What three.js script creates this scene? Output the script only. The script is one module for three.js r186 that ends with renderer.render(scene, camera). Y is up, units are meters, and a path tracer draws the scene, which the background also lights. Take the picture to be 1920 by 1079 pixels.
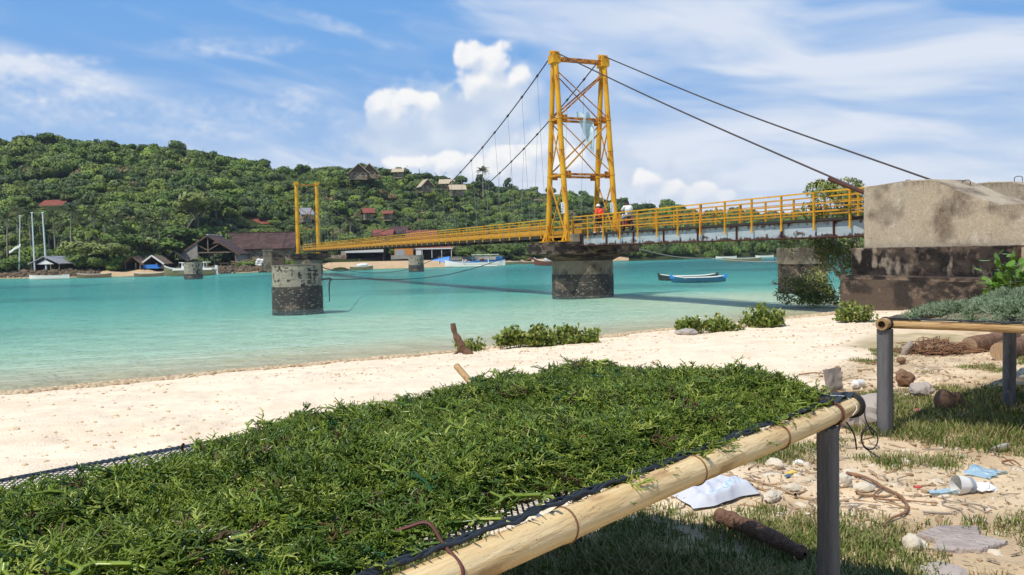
import * as THREE from 'three';
import { mergeGeometries, mergeVertices, toCreasedNormals } from 'three/addons/utils/BufferGeometryUtils.js';
import { MarchingCubes } from 'three/addons/objects/MarchingCubes.js';

// ---------- camera, sun, sky, exposure ----------
const EYE = 2.645;                       // metres above the water
const PITCH = 0.04223, ROLL = 0.020944, FOCAL = 1550;
const camera = new THREE.PerspectiveCamera(2 * Math.atan(539.5 / FOCAL) * 180 / Math.PI, 1024 / 575, 0.1, 3000);
camera.rotation.order = 'YXZ';
camera.rotation.set(-PITCH, 0, -ROLL);
camera.position.set(0, EYE, 0);
const scene = new THREE.Scene();
scene.add(camera);
const renderer = new THREE.WebGLRenderer({ antialias: true });
renderer.setSize(1024, 575);
renderer.toneMapping = THREE.LinearToneMapping;
renderer.toneMappingExposure = 1.02;
renderer.shadowMap.enabled = true;
const sun = new THREE.DirectionalLight(new THREE.Color(1, 0.955, 0.86), 4.3);
sun.position.set(-37, 85, 39);
sun.castShadow = true;
Object.assign(sun.shadow.camera, { left: -160, right: 160, top: 160, bottom: -160, near: 1, far: 400 });
sun.shadow.mapSize.set(4096, 4096);
scene.add(sun, sun.target);

// ---------- noise ----------
function rng(seed) { let a = seed >>> 0; return () => { a = (a + 0x6D2B79F5) | 0; let t = Math.imul(a ^ (a >>> 15), 1 | a); t = (t + Math.imul(t ^ (t >>> 7), 61 | t)) ^ t; return ((t ^ (t >>> 14)) >>> 0) / 4294967296; }; }
function h2(x, y) { let h = Math.imul(x, 374761393) + Math.imul(y, 668265263); h = Math.imul(h ^ (h >>> 13), 1274126177); return ((h ^ (h >>> 16)) >>> 0) / 4294967296; }
function vn(x, y, p = 0) {                // value noise 0..1, period p in cells if given
  const xi = Math.floor(x), yi = Math.floor(y), fx = x - xi, fy = y - yi, u = fx * fx * (3 - 2 * fx), v = fy * fy * (3 - 2 * fy);
  const w = (k) => p ? ((k % p) + p) % p : k;
  const a = h2(w(xi), w(yi)), b = h2(w(xi + 1), w(yi)), c = h2(w(xi), w(yi + 1)), d = h2(w(xi + 1), w(yi + 1));
  return a + (b - a) * u + (c - a) * v + (a - b - c + d) * u * v;
}
function fbm(x, y, oct = 4, p = 0) { let s = 0, a = 0.5, n = 0; for (let i = 0; i < oct; i++) { s += a * vn(x + i * 17, y + i * 31, p); n += a; a *= 0.5; x *= 2; y *= 2; p *= 2; } return s / n; }
const clamp = (x, a = 0, b = 1) => Math.min(b, Math.max(a, x));
const sst = (a, b, x) => { const t = clamp((x - a) / (b - a)); return t * t * (3 - 2 * t); };
const mix = (a, b, t) => a + (b - a) * t;
const mix3 = (a, b, t) => [mix(a[0], b[0], t), mix(a[1], b[1], t), mix(a[2], b[2], t)];
function knots(xs, ys, x) { if (x <= xs[0]) return ys[0]; for (let i = 1; i < xs.length; i++) if (x <= xs[i]) return mix(ys[i - 1], ys[i], (x - xs[i - 1]) / (xs[i] - xs[i - 1])); return ys[ys.length - 1]; }

// ---------- sky: air, thin high cloud, a few cumulus towers low over the hill ----------
{
  const W = 4096, H = 2048, data = new Float32Array(W * H * 4);
  const cumulus = [[-2.5, 13.1, 1.3, 1.1], [-1, 12.7, 1.7, 1.3], [-1.6, 11.7, 2.5, 1.5], [0.5, 11.9, 1.2, 0.9], [-8.6, 10, 1.7, 1.2], [-6.7, 10.4, 1.5, 0.8], [-7.8, 9.5, 2.7, 1.2], [-5.6, 10.2, 1.1, 0.9], [-7.1, 6.3, 2.0, 0.7], [-4, 6.2, 1.8, 1.0], [-1.6, 5.6, 4.6, 1.0], [0.2, 6.2, 2.4, 1.3], [1.7, 7, 1.5, 1.6], [3.9, 6.0, 2.0, 1.2], [9.6, 4.7, 1.1, 0.8], [10.7, 3.8, 2.2, 0.9], [12.8, 3.7, 1.8, 0.8], [14.5, 3.4, 1.1, 0.6], [12.1, 3, 4.4, 0.8], [-50, 7, 6, 3], [-44, 5, 5, 2], [48, 6, 5, 3], [80, 7, 8, 4], [-90, 8, 8, 4], [130, 9, 9, 5], [170, 7, 8, 4], [-140, 8, 10, 4]];
  const soft = [[-3.4, 8.6, 6.2, 3.2], [-0.8, 10, 3.6, 3.4], [-6.5, 7.6, 4.2, 2.6], [2, 6.5, 7, 3], [10, 3.6, 8, 2.4]];
  const dens = (az, el, list) => { let m = -1; for (const [a, e, rx, ry] of list) { const dx = (az - a) / rx, dy = (el - e) / ry; if (dx * dx + dy * dy > 5) continue; const d = 1 - Math.sqrt(dx * dx + dy * dy); const hh = clamp(0.5 + (d - m) / 0.5); m = mix(m, d, hh) + 0.12 * hh * (1 - hh); } return m; };
  const wrap = (a) => a > 180 ? a - 360 : a < -180 ? a + 360 : a;
  for (let j = 0; j < H; j++) {
    const el = ((j + 0.5) / H - 0.5) * 180;
    const t = clamp(el / 90), base0 = el < 0 ? [0.36, 0.47, 0.62] : null;
    for (let i = 0; i < W; i++) {
      const th = ((i + 0.5) / W - 0.5) * 2 * Math.PI, az = wrap(Math.atan2(Math.cos(th), -Math.sin(th)) * 180 / Math.PI);
      let c;
      if (base0) c = base0;
      else {
        const k = 1 - Math.exp(-el / 8.5);
        c = mix3([0.50, 0.66, 0.85], [0.115, 0.345, 0.76], k);
        if (el > 18) c = mix3(c, [0.05, 0.19, 0.55], sst(18, 90, el));
        // thin high cloud: long soft streaks, thicker towards the right
        const wx = az * 0.055 + 40, wy = el * 0.20 + az * 0.028;
        const warp = fbm(wx * 0.9 + 3, wy * 0.9 + 8, 3) - 0.5;
        const veil = fbm(wx * 1.2 + warp * 1.3, wy * 1.7 + warp * 2.2, 6);
        const wisp = fbm(az * 0.10 + warp * 3 + 90, el * 0.85 + az * 0.10 + warp * 4, 5);
        const cover = az > -60 && az < 60 ? mix(0.46, 0.22, sst(-10, 12, az)) : mix(0.42, 0.5, vn(az * 0.03 + 9, 2));
        const fine = fbm(az * 0.28 + warp * 5 + 4, el * 1.5 + az * 0.22 + warp * 5, 5);
        let a = mix(0.72, 0.86, sst(2, 14, az)) * sst(cover - 0.04, cover + 0.46, veil * 0.78 + fine * 0.22) + 0.30 * sst(0.50, 0.85, wisp * 0.7 + fine * 0.3);
        a += 0.40 * sst(11, 2, el);
        a *= sst(-1, 2, el) * mix(1, 0.75, sst(25, 70, el));
        // streaks that stand by themselves in the clear part
        for (const [sa, se, sl, sw, tilt, amt] of [[-18.2, 13.5, 5.6, 0.8, 0.07, 0.34], [-11.8, 15.3, 3.0, 0.42, -0.25, 0.30], [-28.3, 12.0, 3.4, 0.42, 0.08, 0.42], [-29.6, 10.2, 6, 2.6, -0.02, 0.5], [-14.2, 10.3, 1.8, 0.9, -0.2, 0.4], [-19, 9.0, 9, 1.8, 0.05, 0.34]]) {
          const dx = (az - sa) / sl, dy = (el - se - (az - sa) * tilt) / sw, q = dx * dx + dy * dy;
          if (q < 1.4) a += amt * sst(1.2, 0, q) * (0.15 + 1.3 * fbm(az * 0.9 + se, el * 2.2 - az * 0.2, 5) * fbm(az * 2.4, el * 4, 3) * 1.6);
        }
        c = mix3(c, [0.77, 0.82, 0.91], clamp(a, 0, 0.92));
        if (el < 40) {
          const rough = (fbm(az * 0.9 + 50, el * 0.9 + 50, 6) - 0.5) * 1.1 + (fbm(az * 0.35 + 5, el * 0.35, 3) - 0.5) * 0.5;
          const ds = dens(az, el, soft);
          if (ds > -0.9) c = mix3(c, mix3([0.60, 0.69, 0.83], [0.80, 0.85, 0.92], sst(0.3, 0.75, fbm(az * 0.3 + 7, el * 0.5, 4))), 0.8 * sst(-0.25, 0.55, ds + rough * 0.7));
          const d = dens(az, el, cumulus);
          if (d > -1) {
            const cov = sst(-0.04, 0.30, d + rough);
            if (cov > 0) {
              const r2 = (fbm((az - 0.25) * 0.9 + 50, (el + 0.35) * 0.9 + 50, 6) - 0.5) * 1.1;
              const r1 = (fbm(az * 0.9 + 50, el * 0.9 + 50, 6) - 0.5) * 1.1;
              const grad = d + r1 - dens(az - 0.4, el + 0.7, cumulus) - r2;
              const lit = clamp(0.40 + grad * 1.15 + 0.5 * (fbm(az * 0.8, el * 0.9 + 20, 4) - 0.5));
              const cc = mix3([0.63, 0.71, 0.84], [0.97, 0.96, 0.95], lit);
              const foot = mix(0.12, 0.94, sst(1.6, 5.6, el + (rough) * 1.5) * (el > 7.4 ? sst(7.4, 11.2, el + rough * 2.5) : 1));
              c = mix3(c, cc, cov * foot);
            }
          }
        }
      }
      const o = (j * W + i) * 4; data[o] = c[0]; data[o + 1] = c[1]; data[o + 2] = c[2]; data[o + 3] = 1;
    }
  }
  const sky = new THREE.DataTexture(data, W, H, THREE.RGBAFormat, THREE.FloatType);
  sky.mapping = THREE.EquirectangularReflectionMapping; sky.colorSpace = THREE.LinearSRGBColorSpace;
  sky.magFilter = sky.minFilter = THREE.LinearFilter; sky.needsUpdate = true;
  scene.background = sky; scene.environment = sky;
}

// ---------- helpers ----------
const V = (x, y, z) => new THREE.Vector3(x, y, -z);     // z counts metres away from the camera
const _right = new THREE.Vector3(), _up = new THREE.Vector3(), _fwd = new THREE.Vector3();
camera.updateMatrixWorld(); camera.matrixWorld.extractBasis(_right, _up, _fwd); _fwd.negate();
function ray(px, py) { return _fwd.clone().addScaledVector(_right, (px - 960) / FOCAL).addScaledVector(_up, (539.5 - py) / FOCAL); }
function onY(px, py, y) { const r = ray(px, py), t = (y - EYE) / r.y; return new THREE.Vector3(r.x * t, y, r.z * t); }     // where a sight line meets a level
function atZ(px, py, z) { const r = ray(px, py), t = z / -r.z; return new THREE.Vector3(r.x * t, EYE + r.y * t, -z); }      // ... or a distance
const used = {};
function numbered(n) { used[n] = (used[n] ?? -1) + 1; return used[n] ? `${n}_${String(used[n]).padStart(3, '0')}` : n; }
function tag(o, label, category, group, kind) { o.userData.label = label; if (category) o.userData.category = category; if (group) o.userData.group = group; if (kind) o.userData.kind = kind; return o; }
function shade(o) { o.traverse((c) => { if (c.isMesh) { c.castShadow = c.receiveShadow = true; } }); return o; }
function thing(name, label, category, p = [0, 0, 0], turn = 0, group) { const o = new THREE.Group(); o.name = numbered(name); if (p.isVector3) o.position.copy(p); else o.position.set(...p); o.rotation.y = turn; scene.add(o); return tag(o, label, category, group); }
function mesh(name, geo, mat, parent = scene) { const g = Array.isArray(geo) ? join(geo) : geo; const m = new THREE.Mesh(g, mat); m.name = parent === scene ? numbered(name) : name; m.castShadow = m.receiveShadow = true; parent.add(m); return m; }
function single(name, geo, mat, label, category, group) { return tag(mesh(name, geo, mat), label, category, group); }
function copyOf(o, label, group) { const c = o.clone(); c.name = numbered(o.name.replace(/_\d{3}$/, '')); scene.add(c); if (label) c.userData.label = label; if (group) c.userData.group = group; return c; }
function join(list) {
  const flat = list.map((g) => { const q = g.index ? g.toNonIndexed() : g; for (const k of Object.keys(q.attributes)) if (!['position', 'normal', 'uv', 'color'].includes(k)) q.deleteAttribute(k); if (!q.attributes.normal) q.computeVertexNormals(); if (!q.attributes.uv) q.setAttribute('uv', new THREE.BufferAttribute(new Float32Array(q.attributes.position.count * 2), 2)); return q; });
  const anyC = flat.some((g) => g.attributes.color);
  if (anyC) for (const g of flat) if (!g.attributes.color) g.setAttribute('color', new THREE.BufferAttribute(new Float32Array(g.attributes.position.count * 3).fill(1), 3));
  return flat.length === 1 ? flat[0] : mergeGeometries(flat);
}
function box(w, h, d, x = 0, y = 0, z = 0, ry = 0, rx = 0, rz = 0) {    // uv in metres
  const g = new THREE.BoxGeometry(w, h, d), uv = g.attributes.uv, S = [[d, h], [d, h], [w, d], [w, d], [w, h], [w, h]];
  for (let i = 0; i < 24; i++) uv.setXY(i, uv.getX(i) * S[i >> 2][0], uv.getY(i) * S[i >> 2][1]);
  if (rx) g.rotateX(rx); if (rz) g.rotateZ(rz); if (ry) g.rotateY(ry); g.translate(x, y, z); return g;
}
const _q = new THREE.Quaternion(), _m = new THREE.Matrix4(), _one = new THREE.Vector3(1, 1, 1), UPV = new THREE.Vector3(0, 1, 0);
function bar(a, b, r0, r1 = r0, seg = 8, open = false) {
  const d = b.clone().sub(a), L = d.length(), g = new THREE.CylinderGeometry(r1, r0, L, seg, 1, open);
  const uv = g.attributes.uv; for (let i = 0; i < uv.count; i++) uv.setXY(i, uv.getX(i) * 6.28 * r0, uv.getY(i) * L);
  g.translate(0, L / 2, 0); g.applyMatrix4(_m.compose(a, _q.setFromUnitVectors(UPV, d.normalize()), _one)); return g;
}
function beam(a, b, w, h, roll = 0) {       // square section between two points, h upright
  const d = b.clone().sub(a), L = d.length(); d.normalize();
  const side = new THREE.Vector3().crossVectors(Math.abs(d.y) > 0.95 ? new THREE.Vector3(1, 0, 0) : UPV, d).normalize(), up = new THREE.Vector3().crossVectors(d, side);
  const g = box(w, h, L, 0, 0, L / 2); if (roll) g.rotateZ(roll);
  g.applyMatrix4(new THREE.Matrix4().makeBasis(side, up, d).setPosition(a)); return g;
}
function tube(pts, r, seg = 24, rad = 6, taper) {
  const c = new THREE.CatmullRomCurve3(pts), g = new THREE.TubeGeometry(c, seg, 1, rad, false), p = g.attributes.position;
  for (let i = 0; i <= seg; i++) { const ctr = c.getPointAt(i / seg), rr = typeof r === 'function' ? r(i / seg) : taper ? mix(r, r * taper, i / seg) : r; for (let j = 0; j <= rad; j++) { const k = i * (rad + 1) + j; p.setXYZ(k, ctr.x + (p.getX(k) - ctr.x) * rr, ctr.y + (p.getY(k) - ctr.y) * rr, ctr.z + (p.getZ(k) - ctr.z) * rr); } }
  g.computeVertexNormals(); return g;
}
function surf(nu, nv, fn, uvs) {            // a sheet from a function of (0..1, 0..1)
  const pos = [], uv = [], idx = [];
  for (let j = 0; j <= nv; j++) for (let i = 0; i <= nu; i++) { const p = fn(i / nu, j / nv); pos.push(p[0], p[1], p[2]); const w = uvs ? uvs(i / nu, j / nv, p) : [i / nu, j / nv]; uv.push(w[0], w[1]); }
  for (let j = 0; j < nv; j++) for (let i = 0; i < nu; i++) { const a = j * (nu + 1) + i, b = a + 1, c = a + nu + 1, d = c + 1; idx.push(a, b, d, a, d, c); }
  const g = new THREE.BufferGeometry(); g.setAttribute('position', new THREE.Float32BufferAttribute(pos, 3)); g.setAttribute('uv', new THREE.Float32BufferAttribute(uv, 2)); g.setIndex(idx); g.computeVertexNormals(); return g;
}
function tris(pos, nor, uv) { const g = new THREE.BufferGeometry(); g.setAttribute('position', new THREE.Float32BufferAttribute(pos, 3)); if (nor) g.setAttribute('normal', new THREE.Float32BufferAttribute(nor, 3)); else g.computeVertexNormals(); g.setAttribute('uv', new THREE.Float32BufferAttribute(uv ?? new Float32Array(pos.length / 3 * 2), 2)); return g; }
function rock(seed, w, h, d, detail = 2, rough = 0.3) {
  const R = rng(seed), g0 = mergeVertices(new THREE.IcosahedronGeometry(1, detail).deleteAttribute('uv').deleteAttribute('normal')), p = g0.attributes.position, ox = R() * 90;
  for (let i = 0; i < p.count; i++) { const x = p.getX(i), y = p.getY(i), z = p.getZ(i); const k = 1 + rough * ((fbm(x * 1.3 + ox + z, y * 1.3 + z * 0.7 + ox, 3) - 0.5) * 2.2) + (detail > 2 ? rough * (0.5 * (vn(x * 6 + ox, y * 6 + z * 5) - 0.5) + 0.3 * (vn(x * 13 + ox, y * 13 + z * 11) - 0.5)) : 0); p.setXYZ(i, x * k * w / 2, y * k * h / 2, z * k * d / 2); }
  g0.computeVertexNormals(); return toCreasedNormals(g0, 0.6);
}
// textures: fn(u, v) gives sRGB 0..255
function tex(w, h, fn, data = false) {
  const a = new Uint8Array(w * h * 4);
  for (let j = 0; j < h; j++) for (let i = 0; i < w; i++) { const c = fn(i / w, j / h), o = (j * w + i) * 4; if (typeof c === 'number') a[o] = a[o + 1] = a[o + 2] = clamp(c, 0, 255); else { a[o] = clamp(c[0], 0, 255); a[o + 1] = clamp(c[1], 0, 255); a[o + 2] = clamp(c[2], 0, 255); } a[o + 3] = Array.isArray(c) && c.length > 3 ? c[3] : 255; }
  const t = new THREE.DataTexture(a, w, h, THREE.RGBAFormat); t.wrapS = t.wrapT = THREE.RepeatWrapping; t.magFilter = THREE.LinearFilter; t.minFilter = THREE.LinearMipmapLinearFilter; t.generateMipmaps = true; if (!data) t.colorSpace = THREE.SRGBColorSpace; t.needsUpdate = true; return t;
}
function rep(t, x, y = x) { const c = t.clone(); c.repeat.set(x, y); c.needsUpdate = true; return c; }
const M = {};
function mat(name, o) { const m = new THREE.MeshPhysicalMaterial(o); m.name = name; return (M[name] = m); }
const sc = (r, g, b) => new THREE.Color().setRGB(r / 255, g / 255, b / 255, THREE.SRGBColorSpace);
const mean = (a) => a.reduce((s, x) => s + x, 0) / a.length;

// ---------- the land under everything ----------
// distance inland of the near waterline (negative: out in the water)
function inland(x, z) { return (22.9 + 0.684 * x - z) / 1.212 + (vn(x * 0.12 + 40, z * 0.12) - 0.5) * 1.1; }
const FX = [-900, 0, 200, 300, 440, 500, 600, 690, 850, 940, 1180, 1305, 1458, 1640, 2600], FZ = [150, 147, 142, 146, 154, 158, 161, 164, 172, 196, 214, 222, 240, 258, 300];
const farShore = (x, z) => knots(FX, FZ, 960 + FOCAL * x / Math.max(z, 1));
function groundY(x, z) {
  const s = inland(x, z);
  if (s > 0) {
    let y = 1.05 * (1 - Math.exp(-s / 5));
    const near = sst(0.4, 3, s);
    y += near * ((fbm(x * 0.45 + 3, z * 0.45, 3) - 0.5) * 0.11 + (fbm(x * 2.3, z * 2.3 + 9, 3) - 0.5) * 0.07 + (vn(x * 9, z * 9) - 0.5) * 0.022);
    y += 0.05 * Math.exp(-Math.pow((s - 1.5) / 0.8, 2));
    return y;
  }
  const off = -s, shoal = 1 - 0.72 * Math.exp(-Math.pow((x - 12) / 11, 2) - Math.pow((z - 46) / 10, 2)) - 0.35 * Math.exp(-Math.pow((x + 4) / 12, 2) - Math.pow((z - 36) / 6, 2));
  let b = 0.40 * (1 - Math.exp(-off / 13)) * shoal * mix(0.35, 1, sst(0, 9, off));
  b += 0.06 * sst(24, 60, off) * (fbm(x * 0.04 + 70, z * 0.035, 3) - 0.35) + 0.05 * (fbm(x * 0.12, z * 0.3, 3) - 0.5) * sst(2, 12, off);
  const left = farShore(x, z) - z;            // it shelves again towards the other side
  b *= mix(0.42, 1, sst(4, 70, left));
  return -Math.max(b, 0.004 * Math.min(off, 5));
}
const soil = (x, z) => sst(-0.3, 0.9, x - 0.58 * (z - 4) + 1.3 * sst(5.5, 4, z) + (fbm(x * 0.7 + 5, z * 0.7, 3) - 0.5) * 2.2) * sst(5.5, 8.5, inland(x, z));
function onGround(px, py) { const r = ray(px, py); let y = 1; for (let k = 0; k < 12; k++) { const t = (y - EYE) / r.y; y = mix(y, groundY(r.x * t, -r.z * t), 0.7); } const t = (y - EYE) / r.y; return new THREE.Vector3(r.x * t, groundY(r.x * t, -r.z * t), r.z * t); }
const gv = (x, z, up = 0) => V(x, groundY(x, z) + up, z);

const sandMap = tex(1024, 1024, (u, v) => {
  const f = fbm(u * 12, v * 12, 5, 12), g = h2(Math.floor(u * 1024), Math.floor(v * 1024)), sp = vn(u * 190, v * 190, 190), big = fbm(u * 5, v * 5, 3, 5);
  let k = 0.965 + 0.10 * (f - 0.5) + 0.07 * (g - 0.5) + 0.06 * (big - 0.5);
  let c = [246 * k, 228 * k, 202 * k];
  if (sp > 0.86) c = mix3(c, [176, 150, 120], (sp - 0.86) * 4); if (sp < 0.09) c = mix3(c, [250, 246, 238], 0.6);
  return c;
});
const sandBump = tex(1024, 1024, (u, v) => 255 * clamp(0.5 + 0.9 * (fbm(u * 14, v * 14, 5, 14) - 0.5) + 0.25 * (vn(u * 200, v * 200, 200) - 0.5)), true);
mat('sand', { map: rep(sandMap, 0.42), bumpMap: rep(sandBump, 0.42), bumpScale: 0.022, vertexColors: true, roughness: 0.95, specularIntensity: 0.3 });
{
  const nr = 520, na = 560, pos = [], uv = [], col = [], idx = [];
  for (let j = 0; j <= nr; j++) for (let i = 0; i <= na; i++) {
    const r = 0.35 * Math.pow(700 / 0.35, j / nr), k = (i / na) * 2 - 1, a = k * (0.62 + 2.52 * Math.pow(Math.abs(k), 9));
    const x = Math.sin(a) * r, z = Math.cos(a) * r, s = inland(x, z), y = groundY(x, z), sl = soil(x, z);
    pos.push(x, y, -z); uv.push(x, z);
    let c = [0.97, 0.93, 0.87];                                   // dry coral sand
    const grit = fbm(x * 1.1 + 20, z * 1.6, 4);
    c = mix3(c, [0.84, 0.77, 0.68], 0.5 * sst(0.5, 0.75, grit));
    c = mix3(c, [0.78, 0.68, 0.57], sst(2.0, 0.9, s + (vn(x * 1.3, z * 1.3) - 0.5) * 0.7) * 0.75);   // coarse band by the water
    c = mix3(c, [0.62, 0.53, 0.43], sst(0.75, 0.25, s + (vn(x * 0.7 + 3, z * 0.7) - 0.5) * 0.35) * 0.8); // wet
    if (s < 0) c = mix3(c, [0.86, 0.90, 0.86], sst(0, 7, -s));       // pale bed under water
    if (s < -14) { const weed = sst(0.55, 0.68, fbm(x * 0.03 + 11, z * 0.06 + 4, 4)); c = mix3(c, [0.26, 0.42, 0.46], weed * 0.6 * sst(14, 30, -s)); } // weed patches
    if (sl > 0) { const d = fbm(x * 1.7 + 8, z * 1.7, 4); c = mix3(c, mix3([0.80, 0.71, 0.58], [0.56, 0.48, 0.37], sst(0.40, 0.62, d)), sl * 0.95); const gr = sst(0.5, 0.62, fbm(x * 0.8 + 31, z * 0.9 + 2, 4)) * sl; c = mix3(c, [0.30, 0.30, 0.15], gr * 0.55); }
    col.push(...c);
  }
  for (let j = 0; j < nr; j++) for (let i = 0; i < na; i++) { const a = j * (na + 1) + i, b = a + 1, c = a + na + 1, d = c + 1; idx.push(a, d, b, a, c, d); }
  const g = new THREE.BufferGeometry(); g.setAttribute('position', new THREE.Float32BufferAttribute(pos, 3)); g.setAttribute('uv', new THREE.Float32BufferAttribute(uv, 2)); g.setAttribute('color', new THREE.Float32BufferAttribute(col, 3)); g.setIndex(idx); g.computeVertexNormals();
  tag(mesh('ground', g, M.sand), 'pale coral sand beach running down into the shallow water', 'beach', null, 'structure');
}

// ---------- water: a rippled surface over a clear, tinted body ----------
const rip = (() => { const R = rng(5), w = []; for (let i = 0; i < 46; i++) { const n = 3 + Math.floor(Math.pow(R(), 1.7) * 62), a = (R() - 0.5) * 2.0 + 1.35; w.push([Math.round(Math.cos(a) * n), Math.round(Math.sin(a) * n), R() * 6.28, 1 / Math.pow(n, 1.05)]); } return w; })();
const rippleMap = (() => {
  const N = 1024, H = new Float32Array(N * N); let lo = 1e9, hi = -1e9;
  for (let j = 0; j < N; j++) for (let i = 0; i < N; i++) {
    const u = i / N, v = j / N, wu = u + 0.02 * (fbm(u * 6, v * 6, 3, 6) - 0.5), wv = v + 0.02 * (fbm(u * 6 + 50, v * 6, 3, 6) - 0.5); let h = 0;
    for (const [a, b, p, m] of rip) { const t = Math.sin(6.2832 * (a * wu + b * wv) + p); h += m * (1 - Math.abs(t) * 1.2); }
    h *= 0.55 + 0.9 * fbm(u * 5 + 9, v * 7, 3, 35); h += 0.10 * (fbm(u * 60, v * 130, 3, 0) - 0.5);
    H[j * N + i] = h; lo = Math.min(lo, h); hi = Math.max(hi, h);
  }
  return tex(N, N, (u, v) => 255 * (H[Math.round(v * N) * N + Math.round(u * N)] - lo) / (hi - lo), true);
})();
mat('water surface', { color: sc(238, 247, 243), transmission: 0.945, thickness: 0, roughness: 0.06, ior: 1.33, specularIntensity: 0.62, bumpMap: rep(rippleMap, 1 / 13), bumpScale: 0.8 });
mat('water body', { color: sc(255, 255, 255), transmission: 1, thickness: 1, ior: 1.33, roughness: 0, attenuationColor: new THREE.Color().setRGB(0.785, 0.932, 0.948), attenuationDistance: 1, transparent: true, opacity: 0 });
{
  const t = thing('water', 'turquoise channel between the beach and the wooded shore', 'water'); t.userData.kind = 'structure';
  const g = new THREE.PlaneGeometry(1400, 900, 1, 1); g.rotateX(-Math.PI / 2); g.translate(0, 0, -450); const p = g.attributes.position, uv = g.attributes.uv; for (let i = 0; i < 4; i++) uv.setXY(i, p.getX(i), -p.getZ(i));
  mesh('water_surface', g, M['water surface'], t).castShadow = false;
  const b = box(1398, 3, 898, 0, -1.504, -450); mesh('water_body', b, M['water body'], t).castShadow = false;
}

// ---------- the hill across the water ----------
const RX = [-900, -300, 0, 100, 250, 330, 400, 500, 560, 640, 700, 800, 850, 900, 960, 1050, 1150, 1250, 1320, 1458, 1640, 2600], RY = [225, 235, 252, 249, 263, 265, 278, 297, 307, 304, 308, 322, 328, 333, 343, 355, 365, 387, 394, 397, 396, 392];
const RZ = (px) => farShoreAt(px) + knots([0, 560, 1000, 1250, 1450], [112, 112, 125, 120, 70], px);
function farShoreAt(px) { return knots(FX, FZ, px); }
function hillY(x, z) {
  const px = 960 + FOCAL * x / z, zs = farShoreAt(px), zr = RZ(px), t = (z - zs) / (zr - zs);
  if (t < 0) return -2.5 * clamp(-t * 20, 0, 1) + 0.1;
  const hor = 494.1 - 0.0209 * px, top = EYE + (hor - knots(RX, RY, px)) * zr / FOCAL - 5;
  const low = 0.35 + 0.9 * sst(0, 0.03, t);
  const S = Math.pow(clamp((t - 0.16) / 0.84), 1.05);
  let y = low + Math.max(top - low, 1) * S * (t > 1 ? 1 - 0.10 * (t - 1) : 1);
  y += S * (fbm(x * 0.03 + 3, z * 0.03, 3) - 0.5) * 5 * sst(1, 0.8, t) + S * (fbm(x * 0.012 + 30, z * 0.012, 2) - 0.5) * 4 * sst(1, 0.8, t);
  return y;
}
mat('hill soil', { map: rep(tex(512, 512, (u, v) => { const f = fbm(u * 16, v * 16, 5, 16); return mix3([40, 50, 24], [70, 72, 40], f); }), 0.05), roughness: 1, specularIntensity: 0.2 });
{
  const nu = 260, nv = 110;
  const g = surf(nu, nv, (u, v) => { const px = mix(-1500, 3600, u), t = (px - 960) / FOCAL, zs = farShoreAt(px), zr = RZ(px), z = zs + (zr - zs) * mix(-0.06, 2.6, Math.pow(v, 1.25)); return [t * z, hillY(t * z, z), -z]; }, (u, v, p) => [p[0], p[2]]);
  tag(mesh('hill', g, M['hill soil']), 'wooded hill rising behind the far shore', 'hill', null, 'structure');
}
// the strand along its foot: sand where the boats lie, rubble elsewhere
mat('far strand', { map: rep(sandMap, 0.1), color: sc(205, 188, 165), roughness: 1, specularIntensity: 0.2 });
{
  const g = surf(160, 6, (u, v) => { const px = mix(-700, 1180, u), t = (px - 960) / FOCAL, zs = farShoreAt(px), w = mix(3, 13, sst(590, 650, px) * sst(860, 800, px)), z = zs - 1.2 + w * v + (vn(px * 0.03, 4) - 0.5) * 1.4; const tt = (z - zs) / (RZ(px) - zs); return [t * z, Math.max(hillY(t * z, z), -0.1) + 0.06 + (v < 0.01 ? -0.5 : 0.5 * v * (1 - v)), -z]; }, (u, v, p) => [p[0], p[2]]);
  tag(mesh('shore_strip', g, M['far strand']), 'strip of pale sand and rubble along the far waterline', 'shore', null, 'structure');
}

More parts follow.
